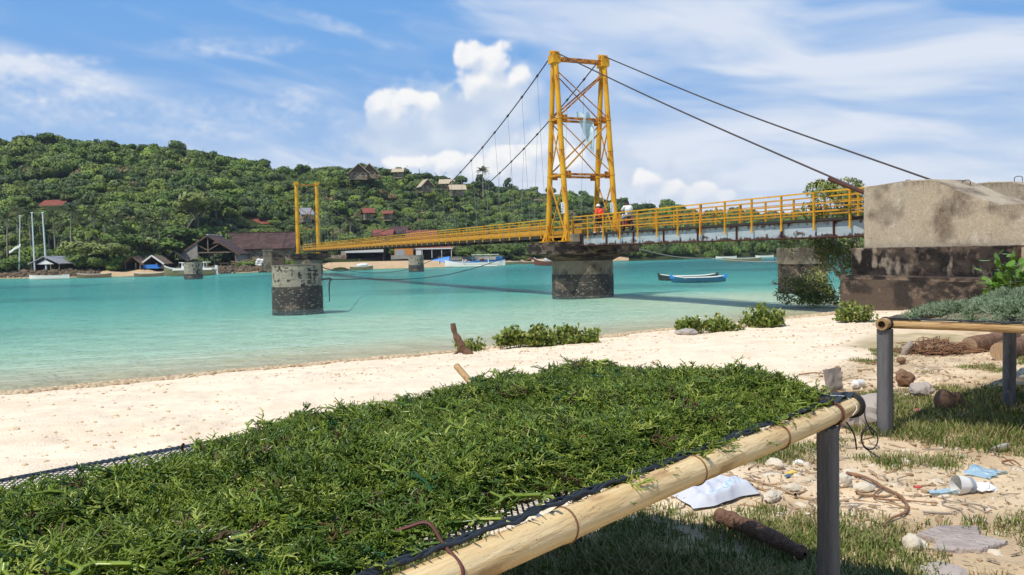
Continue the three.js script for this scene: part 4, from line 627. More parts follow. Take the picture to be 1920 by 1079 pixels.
shoreBoat(279, 518, 'canoe', 'brown canoe afloat left of the white motorboat', 'canoe', 0.02, 5.0, 0.8, 0.45, 'brown hull', 'boat interior'); shoreBoat(291, 514, 'canoe', 'white canoe behind the brown one by the motorboat', 'canoe', 0.04, 3.2, 0.7, 0.45, 'white hull', 'boat interior');
{ const t = shoreBoat(356, 516, 'motorboat', 'white cabin motorboat with olive lower hull behind the small round pier', 'motorboat', Math.PI, 8.8, 2.2, 0.95, 'olive hull', 'white hull', { bow: 0.75, stern: 0.1, transom: 0.8, rim: 'white hull' }); mesh('topside', [box(6.6, 0.35, 2.25, -0.8, 1.0, 0)], M['white hull'], t); mesh('cabin', [box(1.6, 1.0, 1.7, 0.3, 1.6, 0), box(0.12, 0.9, 0.12, -2.6, 1.6, 0.7), box(0.12, 0.9, 0.12, -2.6, 1.6, -0.7)], M['white hull'], t); mesh('canopy', box(4.6, 0.12, 2.1, -0.9, 2.12, 0), M['white hull'], t); mesh('window', [box(1.0, 0.4, 1.74, 0.3, 1.75, 0)], M['dark hull'], t); mesh('outboard_motor', [box(0.4, 0.7, 0.4, -4.5, 1.2, 0), box(0.2, 1.0, 0.2, -4.6, 0.5, 0)], M['white hull'], t); }
{ const t = shoreBoat(678, 505.5, 'dinghy', 'small white dinghy with a folded cover near the sand beach', 'dinghy', 0, 4.4, 1.4, 0.6, 'olive hull', 'white hull', { bow: 0.3, stern: 0.1, transom: 0.8, rim: 'white hull' }); mesh('cover', rock(4, 2.4, 0.7, 1.2, 2, 0.2).translate(0.1, 0.85, 0), M['white hull'], t); mesh('mast', box(0.05, 1.6, 0.05, -0.4, 1.4, 0), M.timber, t); }
function outrigger(label, px, py, turn, len, hullM, o) {
  const t = shoreBoat(px, py, 'outrigger_boat', label, 'outrigger boat', turn, len, 1.6, 0.85, hullM, 'white hull', { bow: 0.8, stern: 0.5, rim: o.rim ?? 'bright blue' });
  for (const s of [-1, 1]) { mesh('float', bar(new THREE.Vector3(-len * 0.36, 0.06, s * 2.3), new THREE.Vector3(len * 0.36, 0.12, s * 2.3), 0.11, 0.09, 8), M['white hull'], t); }
  for (const x of [-0.22, 0.2]) for (const s of [-1, 1]) mesh('outrigger_arm', tube([new THREE.Vector3(x * len, 1.1, 0), new THREE.Vector3(x * len, 1.35, s * 1.2), new THREE.Vector3(x * len, 0.9, s * 2.0), new THREE.Vector3(x * len, 0.1, s * 2.3)], 0.09, 16, 6), M['boat interior'], t);
  if (o.tarp) mesh('bow_tarp', surf(14, 10, (u, v) => { const x = mix(0.5, 4.6, u), y = mix(1.9, 0.5, Math.pow(Math.abs(v * 2 - 1), 1.5)) * mix(1.1, 0.75, u) + 0.1 * vn(u * 6, v * 4); return [x, y, (v * 2 - 1) * mix(1.3, 0.55, u)]; }), M['blue tarp'], t);
  if (o.cabin) { for (const x of [-0.38, -0.16, 0.04]) for (const s of [-1, 1]) mesh('canopy_post', box(0.07, 1.5, 0.07, x * len, 1.6, s * 0.75), M['bright blue'], t); mesh('canopy', box(len * 0.46, 0.1, 1.9, -0.17 * len, 2.36, 0), M['white hull'], t); mesh('side_panel', [box(len * 0.30, 0.35, 0.06, -0.22 * len, 1.1, 0.8), box(len * 0.1, 0.8, 0.06, -0.4 * len, 1.5, 0.8)], M['bright blue'], t); mesh('seat', box(0.8, 0.6, 0.8, -0.12 * len, 1.2, 0.3), M['red trim'], t); }
  return t;
}
outrigger('blue outrigger boat with a bright blue tarpaulin over its bow', 848, 500, Math.PI - 0.05, 13, 'bright blue', { tarp: true });
outrigger('white outrigger boat with blue posts and canopy beside the tarpaulin boat', 891, 499.5, Math.PI + 0.03, 12.4, 'white hull', { cabin: true });
{ const t = shoreBoat(1030, 497, 'outrigger_boat', 'brown-hulled boat with white top and curved prow left of the near pier', 'boat', Math.PI, 6.2, 1.5, 0.8, 'red brown hull', 'white hull', { bow: 0.9, stern: 0.2, rim: 'white hull' }); mesh('cover', rock(14, 3.6, 1.3, 1.4, 2, 0.12).translate(-0.8, 1.2, 0), M['white hull'], t); mesh('prow', tube([new THREE.Vector3(2.6, 0.9, 0), new THREE.Vector3(3.6, 1.5, 0), new THREE.Vector3(4.6, 0.9, 0)], 0.09, 12, 6), M['red trim'], t); }
shoreBoat(1000, 494.5, 'canoe', 'dark canoe on the shore left of the brown-hulled boat', 'canoe', 0, 6, 0.7, 0.45, 'brown hull', 'boat interior'); shoreBoat(958, 495, 'canoe', 'olive canoe at the stern of the white outrigger boat', 'canoe', 0, 5.4, 0.7, 0.5, 'olive hull', 'boat interior');
shoreBoat(1362, 484.5, 'canoe', 'thin white canoe lying under the far mangroves', 'canoe', 0, 5.5, 0.7, 0.4, 'white hull', 'boat interior');
{ const t = shoreBoat(1393, 489.8, 'canoe', 'white and olive outrigger canoe moored near the square pier', 'canoe', 0, 7.6, 0.9, 0.55, 'olive hull', 'white hull'); mesh('float', bar(new THREE.Vector3(-1, 0.1, -2.6), new THREE.Vector3(3.5, 0.15, -2.6), 0.1, 0.1, 7), M['white hull'], t); for (const x of [1.2, 2.6]) mesh('outrigger_arm', bar(new THREE.Vector3(x, 0.8, 0), new THREE.Vector3(x + 0.6, 0.2, -2.6), 0.06, 0.06, 5), M.timber, t); }
shoreBoat(1434, 483, 'canoe', 'slim pale canoe beyond the outrigger canoe on the right', 'canoe', 0.1, 5, 0.7, 0.45, 'white hull', 'boat interior');

// ---------- two people and a scooter on the bridge ----------
function sdfGeo(bones, k, lo, hi, cell) {            // smooth union of tapered capsules, meshed
  const size = [0, 1, 2].map((i) => hi[i] - lo[i]), S = Math.max(...size), n = Math.ceil(S / cell) + 4, mc = new MarchingCubes(n, new THREE.MeshStandardMaterial(), false, false, 200000), half = S / 2 * (n / (n - 4)), ctr = [0, 1, 2].map((i) => (lo[i] + hi[i]) / 2);
  mc.isolation = 0; const pt = new THREE.Vector3(), ab = new THREE.Vector3(), ap = new THREE.Vector3();
  for (let z = 0; z < n; z++) for (let y = 0; y < n; y++) for (let x = 0; x < n; x++) {
    pt.set(ctr[0] + (x / (n / 2) - 1) * half, ctr[1] + (y / (n / 2) - 1) * half, ctr[2] + (z / (n / 2) - 1) * half); let d = 9;
    for (const [a, b, r0, r1] of bones) { ab.subVectors(b, a); ap.subVectors(pt, a); const h = clamp(ap.dot(ab) / (ab.lengthSq() || 1)), q = ap.addScaledVector(ab, -h).length() - mix(r0, r1, h), m = clamp(0.5 + 0.5 * (d - q) / k); d = mix(d, q, m) - k * m * (1 - m); }
    mc.setCell(x, y, z, -d);
  }
  mc.update(); const c = mc.count, g = new THREE.BufferGeometry(), P = new Float32Array(c * 3), N = new Float32Array(c * 3);
  for (let i = 0; i < c * 3; i++) { P[i] = mc.positionArray[i] * half + ctr[i % 3]; N[i] = mc.normalArray[i]; }
  g.setAttribute('position', new THREE.BufferAttribute(P, 3)); g.computeVertexNormals(); g.setAttribute('uv', new THREE.BufferAttribute(new Float32Array(c * 2), 2)); return g;
}
const v3 = (x, y, z) => new THREE.Vector3(x, y, z);
mat('skin', { color: sc(176, 124, 92), roughness: 0.6 }); mat('dark skin', { color: sc(124, 84, 62), roughness: 0.6 }); mat('orange cloth', { color: sc(236, 92, 44), roughness: 0.8 }); mat('dark cloth', { color: sc(52, 38, 40), roughness: 0.9 }); mat('white shirt', { color: sc(226, 224, 218), roughness: 0.9 }); mat('grey cloth', { color: sc(150, 158, 166), roughness: 0.9 }); mat('hair', { color: sc(30, 26, 26), roughness: 0.8 }); mat('rubber', { color: sc(26, 26, 28), roughness: 0.8 }); mat('scooter red', { color: sc(126, 26, 34), roughness: 0.3, clearcoat: 0.6 }); mat('chrome', { color: sc(170, 172, 176), roughness: 0.25, metalness: 1 });
function hand(h, dir, out) { const b = []; for (let i = 0; i < 4; i++) { const o = (i - 1.5) * 0.021, s = h.clone().addScaledVector(out, o).addScaledVector(dir, 0.06), e = s.clone().addScaledVector(dir, [0.06, 0.075, 0.07, 0.055][i]).add(v3(0, 0, 0.012)); b.push([s, e, 0.0105, 0.008]); } b.push([h.clone(), h.clone().addScaledVector(dir, 0.075), 0.03, 0.032], [h.clone().addScaledVector(out, -0.02).addScaledVector(dir, 0.02), h.clone().addScaledVector(out, -0.062).addScaledVector(dir, 0.065), 0.012, 0.009]); return b; }
function person(label, at, turn, J, look) {
  const t = thing('person', label, 'person', at, turn); const hd = J.head, nk = J.neck;
  const body = [[J.hip, J.chest, 0.125, 0.145], [J.chest, nk.clone().lerp(J.chest, 0.25), 0.145, 0.085], [nk.clone().lerp(J.chest, 0.2), hd, 0.058, 0.055], [hd, hd.clone().add(v3(0, 0.055, 0)), 0.088, 0.092], [hd.clone().add(v3(0, -0.06, 0.045)), hd.clone().add(v3(0, -0.04, 0.03)), 0.055, 0.06], [hd.clone().add(v3(0, 0.01, 0.085)), hd.clone().add(v3(0, -0.025, 0.108)), 0.012, 0.016], [hd.clone().add(v3(0.09, 0.01, 0)), hd.clone().add(v3(0.092, -0.02, -0.005)), 0.02, 0.014], [hd.clone().add(v3(-0.09, 0.01, 0)), hd.clone().add(v3(-0.092, -0.02, -0.005)), 0.02, 0.014]];
  for (const s of ['L', 'R']) { body.push([J.chest.clone().lerp(J['sh' + s], 0.5).setY(J['sh' + s].y), J['sh' + s], 0.075, 0.066], [J['sh' + s], J['el' + s], 0.056, 0.044], [J['el' + s], J['wr' + s], 0.044, 0.030], [J.hip.clone().lerp(J['hp' + s], 0.6), J['kn' + s], 0.098, 0.062], [J['kn' + s], J['an' + s], 0.060, 0.038], [J['an' + s].clone().add(v3(0, -0.05, -0.03)), J['an' + s].clone().add(v3(0, -0.055, 0.15)), 0.042, 0.032]); const dir = J['wr' + s].clone().sub(J['el' + s]).normalize(); body.push(...hand(J['wr' + s].clone(), dir, v3(0, 0, 1))); }
  mesh('body', sdfGeo(body, 0.025, [-0.55, -0.05, -0.6], [0.55, 1.8, 0.6], 0.021), M[look.skin], t);
  const sh = [[J.hip.clone().add(v3(0, 0.02, 0)), J.chest, 0.15, 0.17], [J.chest, nk.clone().lerp(J.chest, 0.45), 0.17, 0.11]]; for (const s of ['L', 'R']) sh.push([J.chest.clone().lerp(J['sh' + s], 0.5).setY(J['sh' + s].y), J['sh' + s], 0.09, 0.085], [J['sh' + s], J['sh' + s].clone().lerp(J['el' + s], 0.62), 0.08, 0.072]);
  mesh('shirt', sdfGeo(sh, 0.03, [-0.5, 0.5, -0.5], [0.5, 1.6, 0.5], 0.021), M[look.shirt], t);
  const tr = []; for (const s of ['L', 'R']) tr.push([J.hip.clone(), J['hp' + s], 0.135, 0.125], [J['hp' + s], J['hp' + s].clone().lerp(J['kn' + s], look.shorts), 0.125, 0.095]); mesh('shorts', sdfGeo(tr, 0.03, [-0.5, 0.3, -0.6], [0.5, 1.2, 0.6], 0.021), M[look.trousers], t);
  const cap = new THREE.SphereGeometry(0.118, 18, 10, 0, 6.2832, 0, 1.75); cap.translate(hd.x, hd.y + 0.045, hd.z - 0.008); mesh(look.hat ? 'cap' : 'hair', look.hat ? [cap, box(0.13, 0.015, 0.1, hd.x, hd.y + 0.055, hd.z + 0.14)] : cap, M[look.headM], t);
  for (const s of [-1, 1]) { const e = new THREE.SphereGeometry(0.012, 8, 6); e.translate(hd.x + s * 0.034, hd.y + 0.012, hd.z + 0.09); mesh('eye', e, M.hair, t); } mesh('mouth', box(0.04, 0.008, 0.01, hd.x, hd.y - 0.052, hd.z + 0.101), M['red trim'], t);
  for (const s of ['L', 'R']) mesh('shoe', rock(3, 0.1, 0.075, 0.26, 2, 0.05).translate(J['an' + s].x, J['an' + s].y - 0.055, J['an' + s].z + 0.06), M[look.shoe], t);
  return t;
}
{
  const stand = { hip: v3(0, 0.92, 0), chest: v3(0, 1.24, -0.01), neck: v3(0, 1.44, 0), head: v3(0, 1.545, 0.02), shL: v3(0.17, 1.36, 0), shR: v3(-0.17, 1.36, 0), elL: v3(0.23, 1.09, -0.03), elR: v3(-0.24, 1.10, 0.04), wrL: v3(0.24, 0.87, 0.07), wrR: v3(-0.26, 0.88, 0.16), hpL: v3(0.09, 0.88, 0), hpR: v3(-0.09, 0.88, 0), knL: v3(0.1, 0.49, 0.1), knR: v3(-0.1, 0.48, -0.02), anL: v3(0.1, 0.1, 0.16), anR: v3(-0.1, 0.11, -0.2) };
  const p = person('person in a white cap with orange backpack walking away along the bridge', toWorld(-1.85, 0.12, DECK), TURN + 1.57 + Math.PI + 0.3, stand, { skin: 'skin', shirt: 'orange cloth', trousers: 'dark cloth', shorts: 0.7, hat: true, headM: 'white shirt', shoe: 'white shirt' });
  mesh('backpack', [rock(8, 0.36, 0.46, 0.22, 3, 0.10).translate(0, 1.2, -0.24), rock(9, 0.26, 0.2, 0.12, 2, 0.1).translate(0, 1.1, -0.36)], mat('backpack cloth', { color: sc(232, 66, 40), roughness: 0.7 }), p); for (const s of [-1, 1]) mesh('strap', tube([v3(s * 0.1, 1.36, -0.2), v3(s * 0.11, 1.45, -0.02), v3(s * 0.12, 1.33, 0.17), v3(s * 0.15, 1.05, 0.1)], 0.02, 12, 5), M['backpack cloth'], p);
  const sp = toWorld(-5.1, 0.05, DECK), yaw = TURN + Math.PI - 0.15;
  const s = thing('motor_scooter', 'dark red scooter ridden along the bridge by the person in white', 'scooter', sp, yaw);
  for (const x of [0.62, -0.6]) { const w = sub('wheel', s); mesh('tyre', new THREE.TorusGeometry(0.23, 0.055, 10, 26).translate(x, 0.285, 0), M.rubber, w); mesh('rim', [new THREE.CylinderGeometry(0.19, 0.19, 0.04, 18).rotateX(Math.PI / 2).translate(x, 0.285, 0)], M.chrome, w); }
  mesh('body_shell', sdfGeo([[v3(0.42, 0.75, 0), v3(0.52, 0.42, 0), 0.10, 0.10], [v3(0.4, 0.36, 0), v3(-0.2, 0.34, 0), 0.10, 0.12], [v3(-0.1, 0.5, 0), v3(-0.75, 0.68, 0), 0.14, 0.09]], 0.06, [-0.95, 0.15, -0.4], [0.75, 1.0, 0.4], 0.03), M['scooter red'], s); mesh('front_fender', new THREE.TorusGeometry(0.3, 0.05, 6, 14, 2.2).translate(0.62, 0.285, 0), M['scooter red'], s);
  mesh('seat', rock(5, 0.82, 0.13, 0.28, 2, 0.06).translate(-0.3, 0.76, 0), M.rubber, s); mesh('handlebar', [bar(v3(0.42, 0.98, -0.34), v3(0.42, 0.98, 0.34), 0.018, 0.018, 6), bar(v3(0.4, 0.98, 0), v3(0.6, 0.3, 0), 0.03, 0.03, 6), bar(v3(0.44, 0.98, 0.25), v3(0.48, 1.14, 0.28), 0.008, 0.008, 5)], M.chrome, s); mesh('headlight', new THREE.SphereGeometry(0.08, 12, 8).translate(0.52, 0.9, 0), M['white shirt'], s);
  const ride = { hip: v3(0, 0.9, 0), chest: v3(0, 1.2, 0.08), neck: v3(0, 1.4, 0.15), head: v3(0, 1.5, 0.2), shL: v3(0.18, 1.32, 0.12), shR: v3(-0.18, 1.32, 0.12), elL: v3(0.3, 1.12, 0.3), elR: v3(-0.3, 1.12, 0.3), wrL: v3(0.3, 1.02, 0.52), wrR: v3(-0.3, 1.02, 0.52), hpL: v3(0.1, 0.86, 0.02), hpR: v3(-0.1, 0.86, 0.02), knL: v3(0.18, 0.72, 0.42), knR: v3(-0.18, 0.72, 0.42), anL: v3(0.16, 0.36, 0.3), anR: v3(-0.16, 0.36, 0.3) };
  const r = person('person in a white shirt and dark cap riding the scooter, seen from behind', sp.clone().add(v3(-0.22 * Math.cos(yaw), 0, 0.22 * Math.sin(yaw))), yaw + Math.PI / 2, ride, { skin: 'dark skin', shirt: 'white shirt', trousers: 'grey cloth', shorts: 0.85, hat: true, headM: 'hair', shoe: 'dark cloth' });
  mesh('bag', rock(18, 0.42, 0.42, 0.3, 2, 0.12).translate(0.02, 1.2, -0.2), M['white shirt'], r);
}

// ---------- seaweed drying racks ----------
const bambooTex = tex(512, 1024, (u, v) => { const st = fbm(u * 34, v * 1.5, 4), f = fbm(u * 5, v * 7 + 4, 5), sp = vn(u * 90, v * 160); let c = mix3([226, 198, 148], [204, 168, 112], sst(0.3, 0.7, st * 0.6 + f * 0.4)); c = mix3(c, [150, 112, 74], 0.6 * sst(0.60, 0.76, f)); c = mix3(c, [236, 218, 180], 0.4 * sst(0.62, 0.8, st)); if (sp > 0.93) c = mix3(c, [110, 84, 60], 0.5); return c; });
mat('bamboo', { map: rep(bambooTex, 3.6, 0.9), roughness: 0.42, specularIntensity: 0.5, bumpMap: rep(roughBump, 6, 1), bumpScale: 0.004 });
mat('weathered bamboo', { map: rep(bambooTex, 3.6, 0.9), color: sc(206, 192, 176), roughness: 0.7, bumpMap: rep(roughBump, 6, 1), bumpScale: 0.006 });
mat('node scar', { color: sc(116, 82, 52), roughness: 0.8 }); mat('bamboo inside', { color: sc(70, 48, 32), roughness: 1 });
mat('post timber', { map: rep(tex(256, 1024, (u, v) => { const f = fbm(u * 30, v * 3, 4), g = fbm(u * 5, v * 12, 4); const s = vn(u * 70, v * 130) > 0.94 ? 40 : 0; return mix3([112 + s, 109 + s, 108 + s], [72 + s, 70 + s, 71 + s], f * 0.6 + g * 0.4); }), 8, 1), roughness: 0.55, bumpMap: rep(roughBump, 5, 1), bumpScale: 0.006 });
const N = 256, netAlpha = tex(N, N, (u, v) => { const c = 6, a = (u * c + v * c + 22) % 1, b = (u * c - v * c + 22) % 1; const on = Math.abs(a - 0.5) > 0.31 || Math.abs(b - 0.5) > 0.31; return on ? 255 : 0; }, true);
mat('dark net', { color: sc(34, 42, 48), alphaMap: rep(netAlpha, 1 / 0.13), alphaTest: 0.5, roughness: 0.6, side: THREE.DoubleSide }); mat('net hem', { color: sc(38, 46, 52), roughness: 0.7 }); mat('tie cord', { color: sc(30, 28, 30), roughness: 0.6 }); mat('rubber strip', { color: sc(92, 48, 36), roughness: 0.7 }); mat('nylon', { color: sc(220, 222, 216), roughness: 0.4 });
// rack frame: d runs along the rack, n across it
const RD = [0.687, 0.727], RN = [-0.727, 0.687];
const RP = (o, t, n0, y, n = o === O1 ? n0 + 0.0207 * t * (1 - n0 / 1.53) : n0) => V(o[0] + RD[0] * t + RN[0] * n, y, o[1] + RD[1] * t + RN[1] * n);
function culm(o, t0, t1, n, y0, y1, r, nodes, bend = 0.0, seed = 1) {      // bamboo with swollen nodes
  const R = rng(seed), seg = 150, rad = 20, g = surf(rad, seg, (u, v) => { const t = mix(t0, t1, v), a = u * 6.2832; let k = 1; for (const q of nodes) { const e = (t - q); k += 0.075 * Math.exp(-Math.pow(e / 0.012, 2)) - 0.035 * Math.exp(-Math.pow((e - 0.018) / 0.007, 2)); } const w = bend * Math.sin(v * 7) + 0.0015 * vn(v * 30, u * 4), c = RP(o, t, n + w + Math.cos(a) * r * k, mix(y0, y1, v) + 0.004 * Math.sin(t * 3) + Math.sin(a) * r * k); return [c.x, c.y, c.z]; }, (u, v) => [u * 6.283 * r, mix(t0, t1, v)]);
  return g;
}
const ringAt = (o, t, n, y, r, tr) => { const g = new THREE.TorusGeometry(r, tr, 6, 26); const q = new THREE.Quaternion().setFromUnitVectors(v3(0, 0, 1), v3(RD[0], 0, -RD[1])); g.applyQuaternion(q); const p = RP(o, t, n, y); g.translate(p.x, p.y, p.z); return g; };
function post(o, t, n, top, w, name, parent, turn, m) { const p = RP(o, t, n, 0), gy = groundY(p.x, -p.z) - 0.15, h = top - gy, g = surf(16, 12, (u, v) => { const a = u * 6.2832, k = 1 / Math.pow(Math.pow(Math.abs(Math.cos(a)), 7) + Math.pow(Math.abs(Math.sin(a)), 7), 1 / 7), ww = w / 2 * (1 + 0.05 * (vn(v * 5, 3) - 0.5)); const c = Math.cos(a) * k * ww, s = Math.sin(a) * k * ww; const tw = turn + v * 0.12; return [p.x + c * Math.cos(tw) + s * Math.sin(tw), gy + h * v, p.z - c * Math.sin(tw) + s * Math.cos(tw)]; }, (u, v) => [u * 4 * w, v * h]); const cap = new THREE.CylinderGeometry(w * 0.55, w * 0.56, 0.012, 12); cap.translate(p.x, top - 0.006, p.z); return mesh(name, [g, cap], M[m], parent); }

const O1 = [1.487, 3.601], Y1 = EYE - 0.70;
{
  const t = thing('drying_rack', 'large seaweed drying rack in front, pale bamboo rail and dark net on square posts', 'drying rack');
  const nodes = [-0.215, -0.76, -1.385, -2.04, -2.62, -3.3, -4.0, -4.7];
  mesh('bamboo_rail', culm(O1, -5.4, 0.02, 0, Y1, Y1, 0.043, nodes, 0.006), M.bamboo, t);
  for (const q of nodes) mesh('bamboo_node', ringAt(O1, q, 0.006 * Math.sin((q + 5.4) / 5.42 * 7), Y1 + 0.004 * Math.sin(q * 3), 0.0448, 0.0042), M['node scar'], t);
  mesh('hairline_crack', tube([RP(O1, -2.27, 0.01, Y1 + 0.0435), RP(O1, -2.285, -0.02, Y1 + 0.038), RP(O1, -2.27, -0.042, Y1 + 0.008)], 0.0012, 8, 4), M['node scar'], t);
  const back = 1.53; mesh('far_cord', tube([0, -0.6, -1.2, -1.8, -2.4, -3, -3.6, -4.2, -5.4].map((q, i) => RP(O1, q, back + 0.01 * Math.sin(i * 2), Y1 + 0.02 + 0.006 * Math.sin(i * 3))), 0.006, 60, 6), M['net hem'], t);
  for (const [q, w] of [[-0.30, 0.074], [-3.9, 0.08]]) post(O1, q, -0.005, Y1 - 0.045, w, 'post', t, 0.72, 'post timber');
  for (const q of [-0.05, -1.7, -3.6, -5.2]) post(O1, q, back, Y1, 0.05, 'back_post', t, 0.2, 'post timber');
  const sag = (u, v) => -0.045 * Math.sin(Math.PI * v) * (0.5 + 0.5 * vn(u * 5, v * 3)) + 0.012 * (vn(u * 22, v * 8) - 0.5);
  mesh('net', surf(110, 24, (u, v) => { const p = RP(O1, mix(-5.4, 0.0, u), mix(0.03, back, v), Y1 + 0.043 + sag(u, v) - 0.02 * v); return [p.x, p.y, p.z]; }, (u, v) => [u * 5.4, v * 1.5]), M['dark net'], t);
  { const R = rng(71), g = []; const pts = (k) => { const o = []; for (let i = 0; i <= 150; i++) { const q = mix(-5.4, -0.02, i / 150); o.push(RP(O1, q, 0.012 + 0.016 * (vn(i * 2.3 + k * 9, 2) - 0.3) + k * 0.005, Y1 + 0.045 + 0.012 * vn(i * 2.9 + k * 5, 5))); } return o; }; for (let k = 0; k < 4; k++) g.push(tube(pts(k), (s) => 0.0035 + 0.0035 * vn(s * 400, k), 420, 5)); mesh('net_hem', g, M['net hem'], t);
    const fr = []; for (let i = 0; i < 120; i++) { const q = mix(-3.2, -0.05, R()), a = RP(O1, q, 0.004, Y1 + 0.045); fr.push(bar(a, RP(O1, q + (R() - 0.5) * 0.03, -0.01 - R() * 0.018, Y1 + 0.044 - R() * 0.016), 0.0012, 0.0008, 4)); } mesh('frayed_strand', fr, M['net hem'], t).userData.kind = 'stuff';
    mesh('net_flap', surf(20, 8, (u, v) => { const p = RP(O1, mix(-0.32, 0.0, u), mix(-0.012, 0.16, v), Y1 + 0.052 + 0.008 * Math.sin(u * 14 + v * 5) - 0.012 * v); return [p.x, p.y, p.z]; }, (u, v) => [u * 0.3 * 0.6, v * 0.17 * 0.6]), M['net hem'], t); }
  mesh('cord_binding', [ringAt(O1, 0.0, 0, Y1, 0.049, 0.006), ringAt(O1, -0.014, 0, Y1 + 0.003, 0.049, 0.006), ringAt(O1, -0.03, 0, Y1, 0.048, 0.005)], M['tie cord'], t);
  { const c = RP(O1, -0.05, -0.05, Y1 - 0.045), loop = []; for (let i = 0; i <= 26; i++) { const a = i / 26 * 6.28 * 1.7; loop.push(c.clone().add(v3(0.035 * Math.cos(a) + 0.02 + i * 0.0012, -0.075 + 0.045 * Math.sin(a) - i * 0.001, 0.02 * Math.sin(a * 0.5)))); } mesh('cord_tail', [tube([RP(O1, 0, -0.048, Y1), RP(O1, -0.02, -0.06, Y1 - 0.05), ...loop, c.clone().add(v3(0.075, -0.17, 0.02))], 0.0032, 90, 5), tube([RP(O1, -0.16, -0.03, Y1 - 0.045), RP(O1, -0.13, -0.05, Y1 - 0.10), RP(O1, -0.10, -0.05, Y1 - 0.17)], 0.0035, 12, 5)], M['tie cord'], t); }
  mesh('rubber_tie', [ringAt(O1, -0.245, 0, Y1, 0.0475, 0.0045), bar(RP(O1, -0.25, -0.04, Y1 - 0.03), RP(O1, -0.29, -0.035, Y1 - 0.10), 0.004, 0.004, 6)], M['rubber strip'], t);
  mesh('nylon_tie', tube([RP(O1, -0.13, 0.05, Y1 + 0.055), RP(O1, -0.10, 0, Y1 + 0.052), RP(O1, -0.085, -0.046, Y1 + 0.01), RP(O1, -0.13, -0.044, Y1 - 0.02)], 0.0015, 20, 4), M.nylon, t);
  { const q = -2.44; mesh('rubber_tie', tube([RP(O1, q - 0.09, 0.16, Y1 + 0.055), RP(O1, q - 0.03, 0.10, Y1 + 0.085), RP(O1, q, 0.065, Y1 + 0.095), RP(O1, q + 0.005, 0.02, Y1 + 0.055), RP(O1, q, -0.045, Y1 + 0.015), RP(O1, q - 0.01, -0.04, Y1 - 0.03)], 0.0045, 30, 6), M['rubber strip'], t); }
}
// seaweed: branching wet fronds
function frondClump(seed, n, R0, len, thick) {
  const R = rng(seed), g = [];
  const branch = (p, dir, l, r, depth) => {
    const pts = [p.clone()]; const q = p.clone(), d = dir.clone(); const k = 4; for (let i = 0; i < k; i++) { d.add(v3((R() - 0.5) * 1.5, (R() - 0.5) * 0.7, (R() - 0.5) * 1.5)).normalize(); q.addScaledVector(d, l / k); if (q.y < 0) q.y = R() * 0.006; pts.push(q.clone()); }
    const rad = 4; for (let i = 0; i < k; i++) { const c = new THREE.CylinderGeometry(r * (1 - (i + 1) * 0.09), r * (1 - i * 0.09), pts[i].distanceTo(pts[i + 1]) * 1.06, rad, 1, true); c.translate(0, pts[i].distanceTo(pts[i + 1]) / 2, 0); c.applyMatrix4(new THREE.Matrix4().compose(pts[i], new THREE.Quaternion().setFromUnitVectors(UPV, pts[i + 1].clone().sub(pts[i]).normalize()), _one)); g.push(c); }
    if (depth > 0) { const m = depth > 1 ? 3 : 2; for (let i = 0; i < m; i++) { const at = pts[1 + (i % k)]; branch(at, d.clone().add(v3((R() - 0.5) * 1.8, (R() - 0.25) * 1.0, (R() - 0.5) * 1.8)).normalize(), l * mix(0.4, 0.65, R()), r * 0.72, depth - 1); } }
  };
  for (let i = 0; i < n; i++) { const a = R() * 6.28; branch(v3((R() - 0.5) * R0, R() * 0.02, (R() - 0.5) * R0), v3(Math.cos(a), 0.05 + R() * 0.35, Math.sin(a)).normalize(), len * mix(0.6, 1.3, R()), thick * mix(0.7, 1.25, R()), 2); }
  const o = join(g); return o;
}
mat('seaweed', { color: new THREE.Color(1, 1, 1), roughness: 0.2, specularIntensity: 0.6, ior: 1.4, transmission: 0.30, thickness: 0, side: THREE.DoubleSide });
const CL = [frondClump(1, 4, 0.05, 0.060, 0.0029), frondClump(2, 6, 0.06, 0.046, 0.0022), frondClump(3, 4, 0.05, 0.080, 0.0033), frondClump(4, 2, 0.03, 0.10, 0.0062)];
const weedH = (t, n) => 0.004 + (0.055 * fbm(t * 1.9 + 20, n * 2.2 + 4, 3) + 0.055 * sst(0.35, 0.75, vn(t * 4.3 + 9, n * 4.6))) * sst(0, 0.25, n);
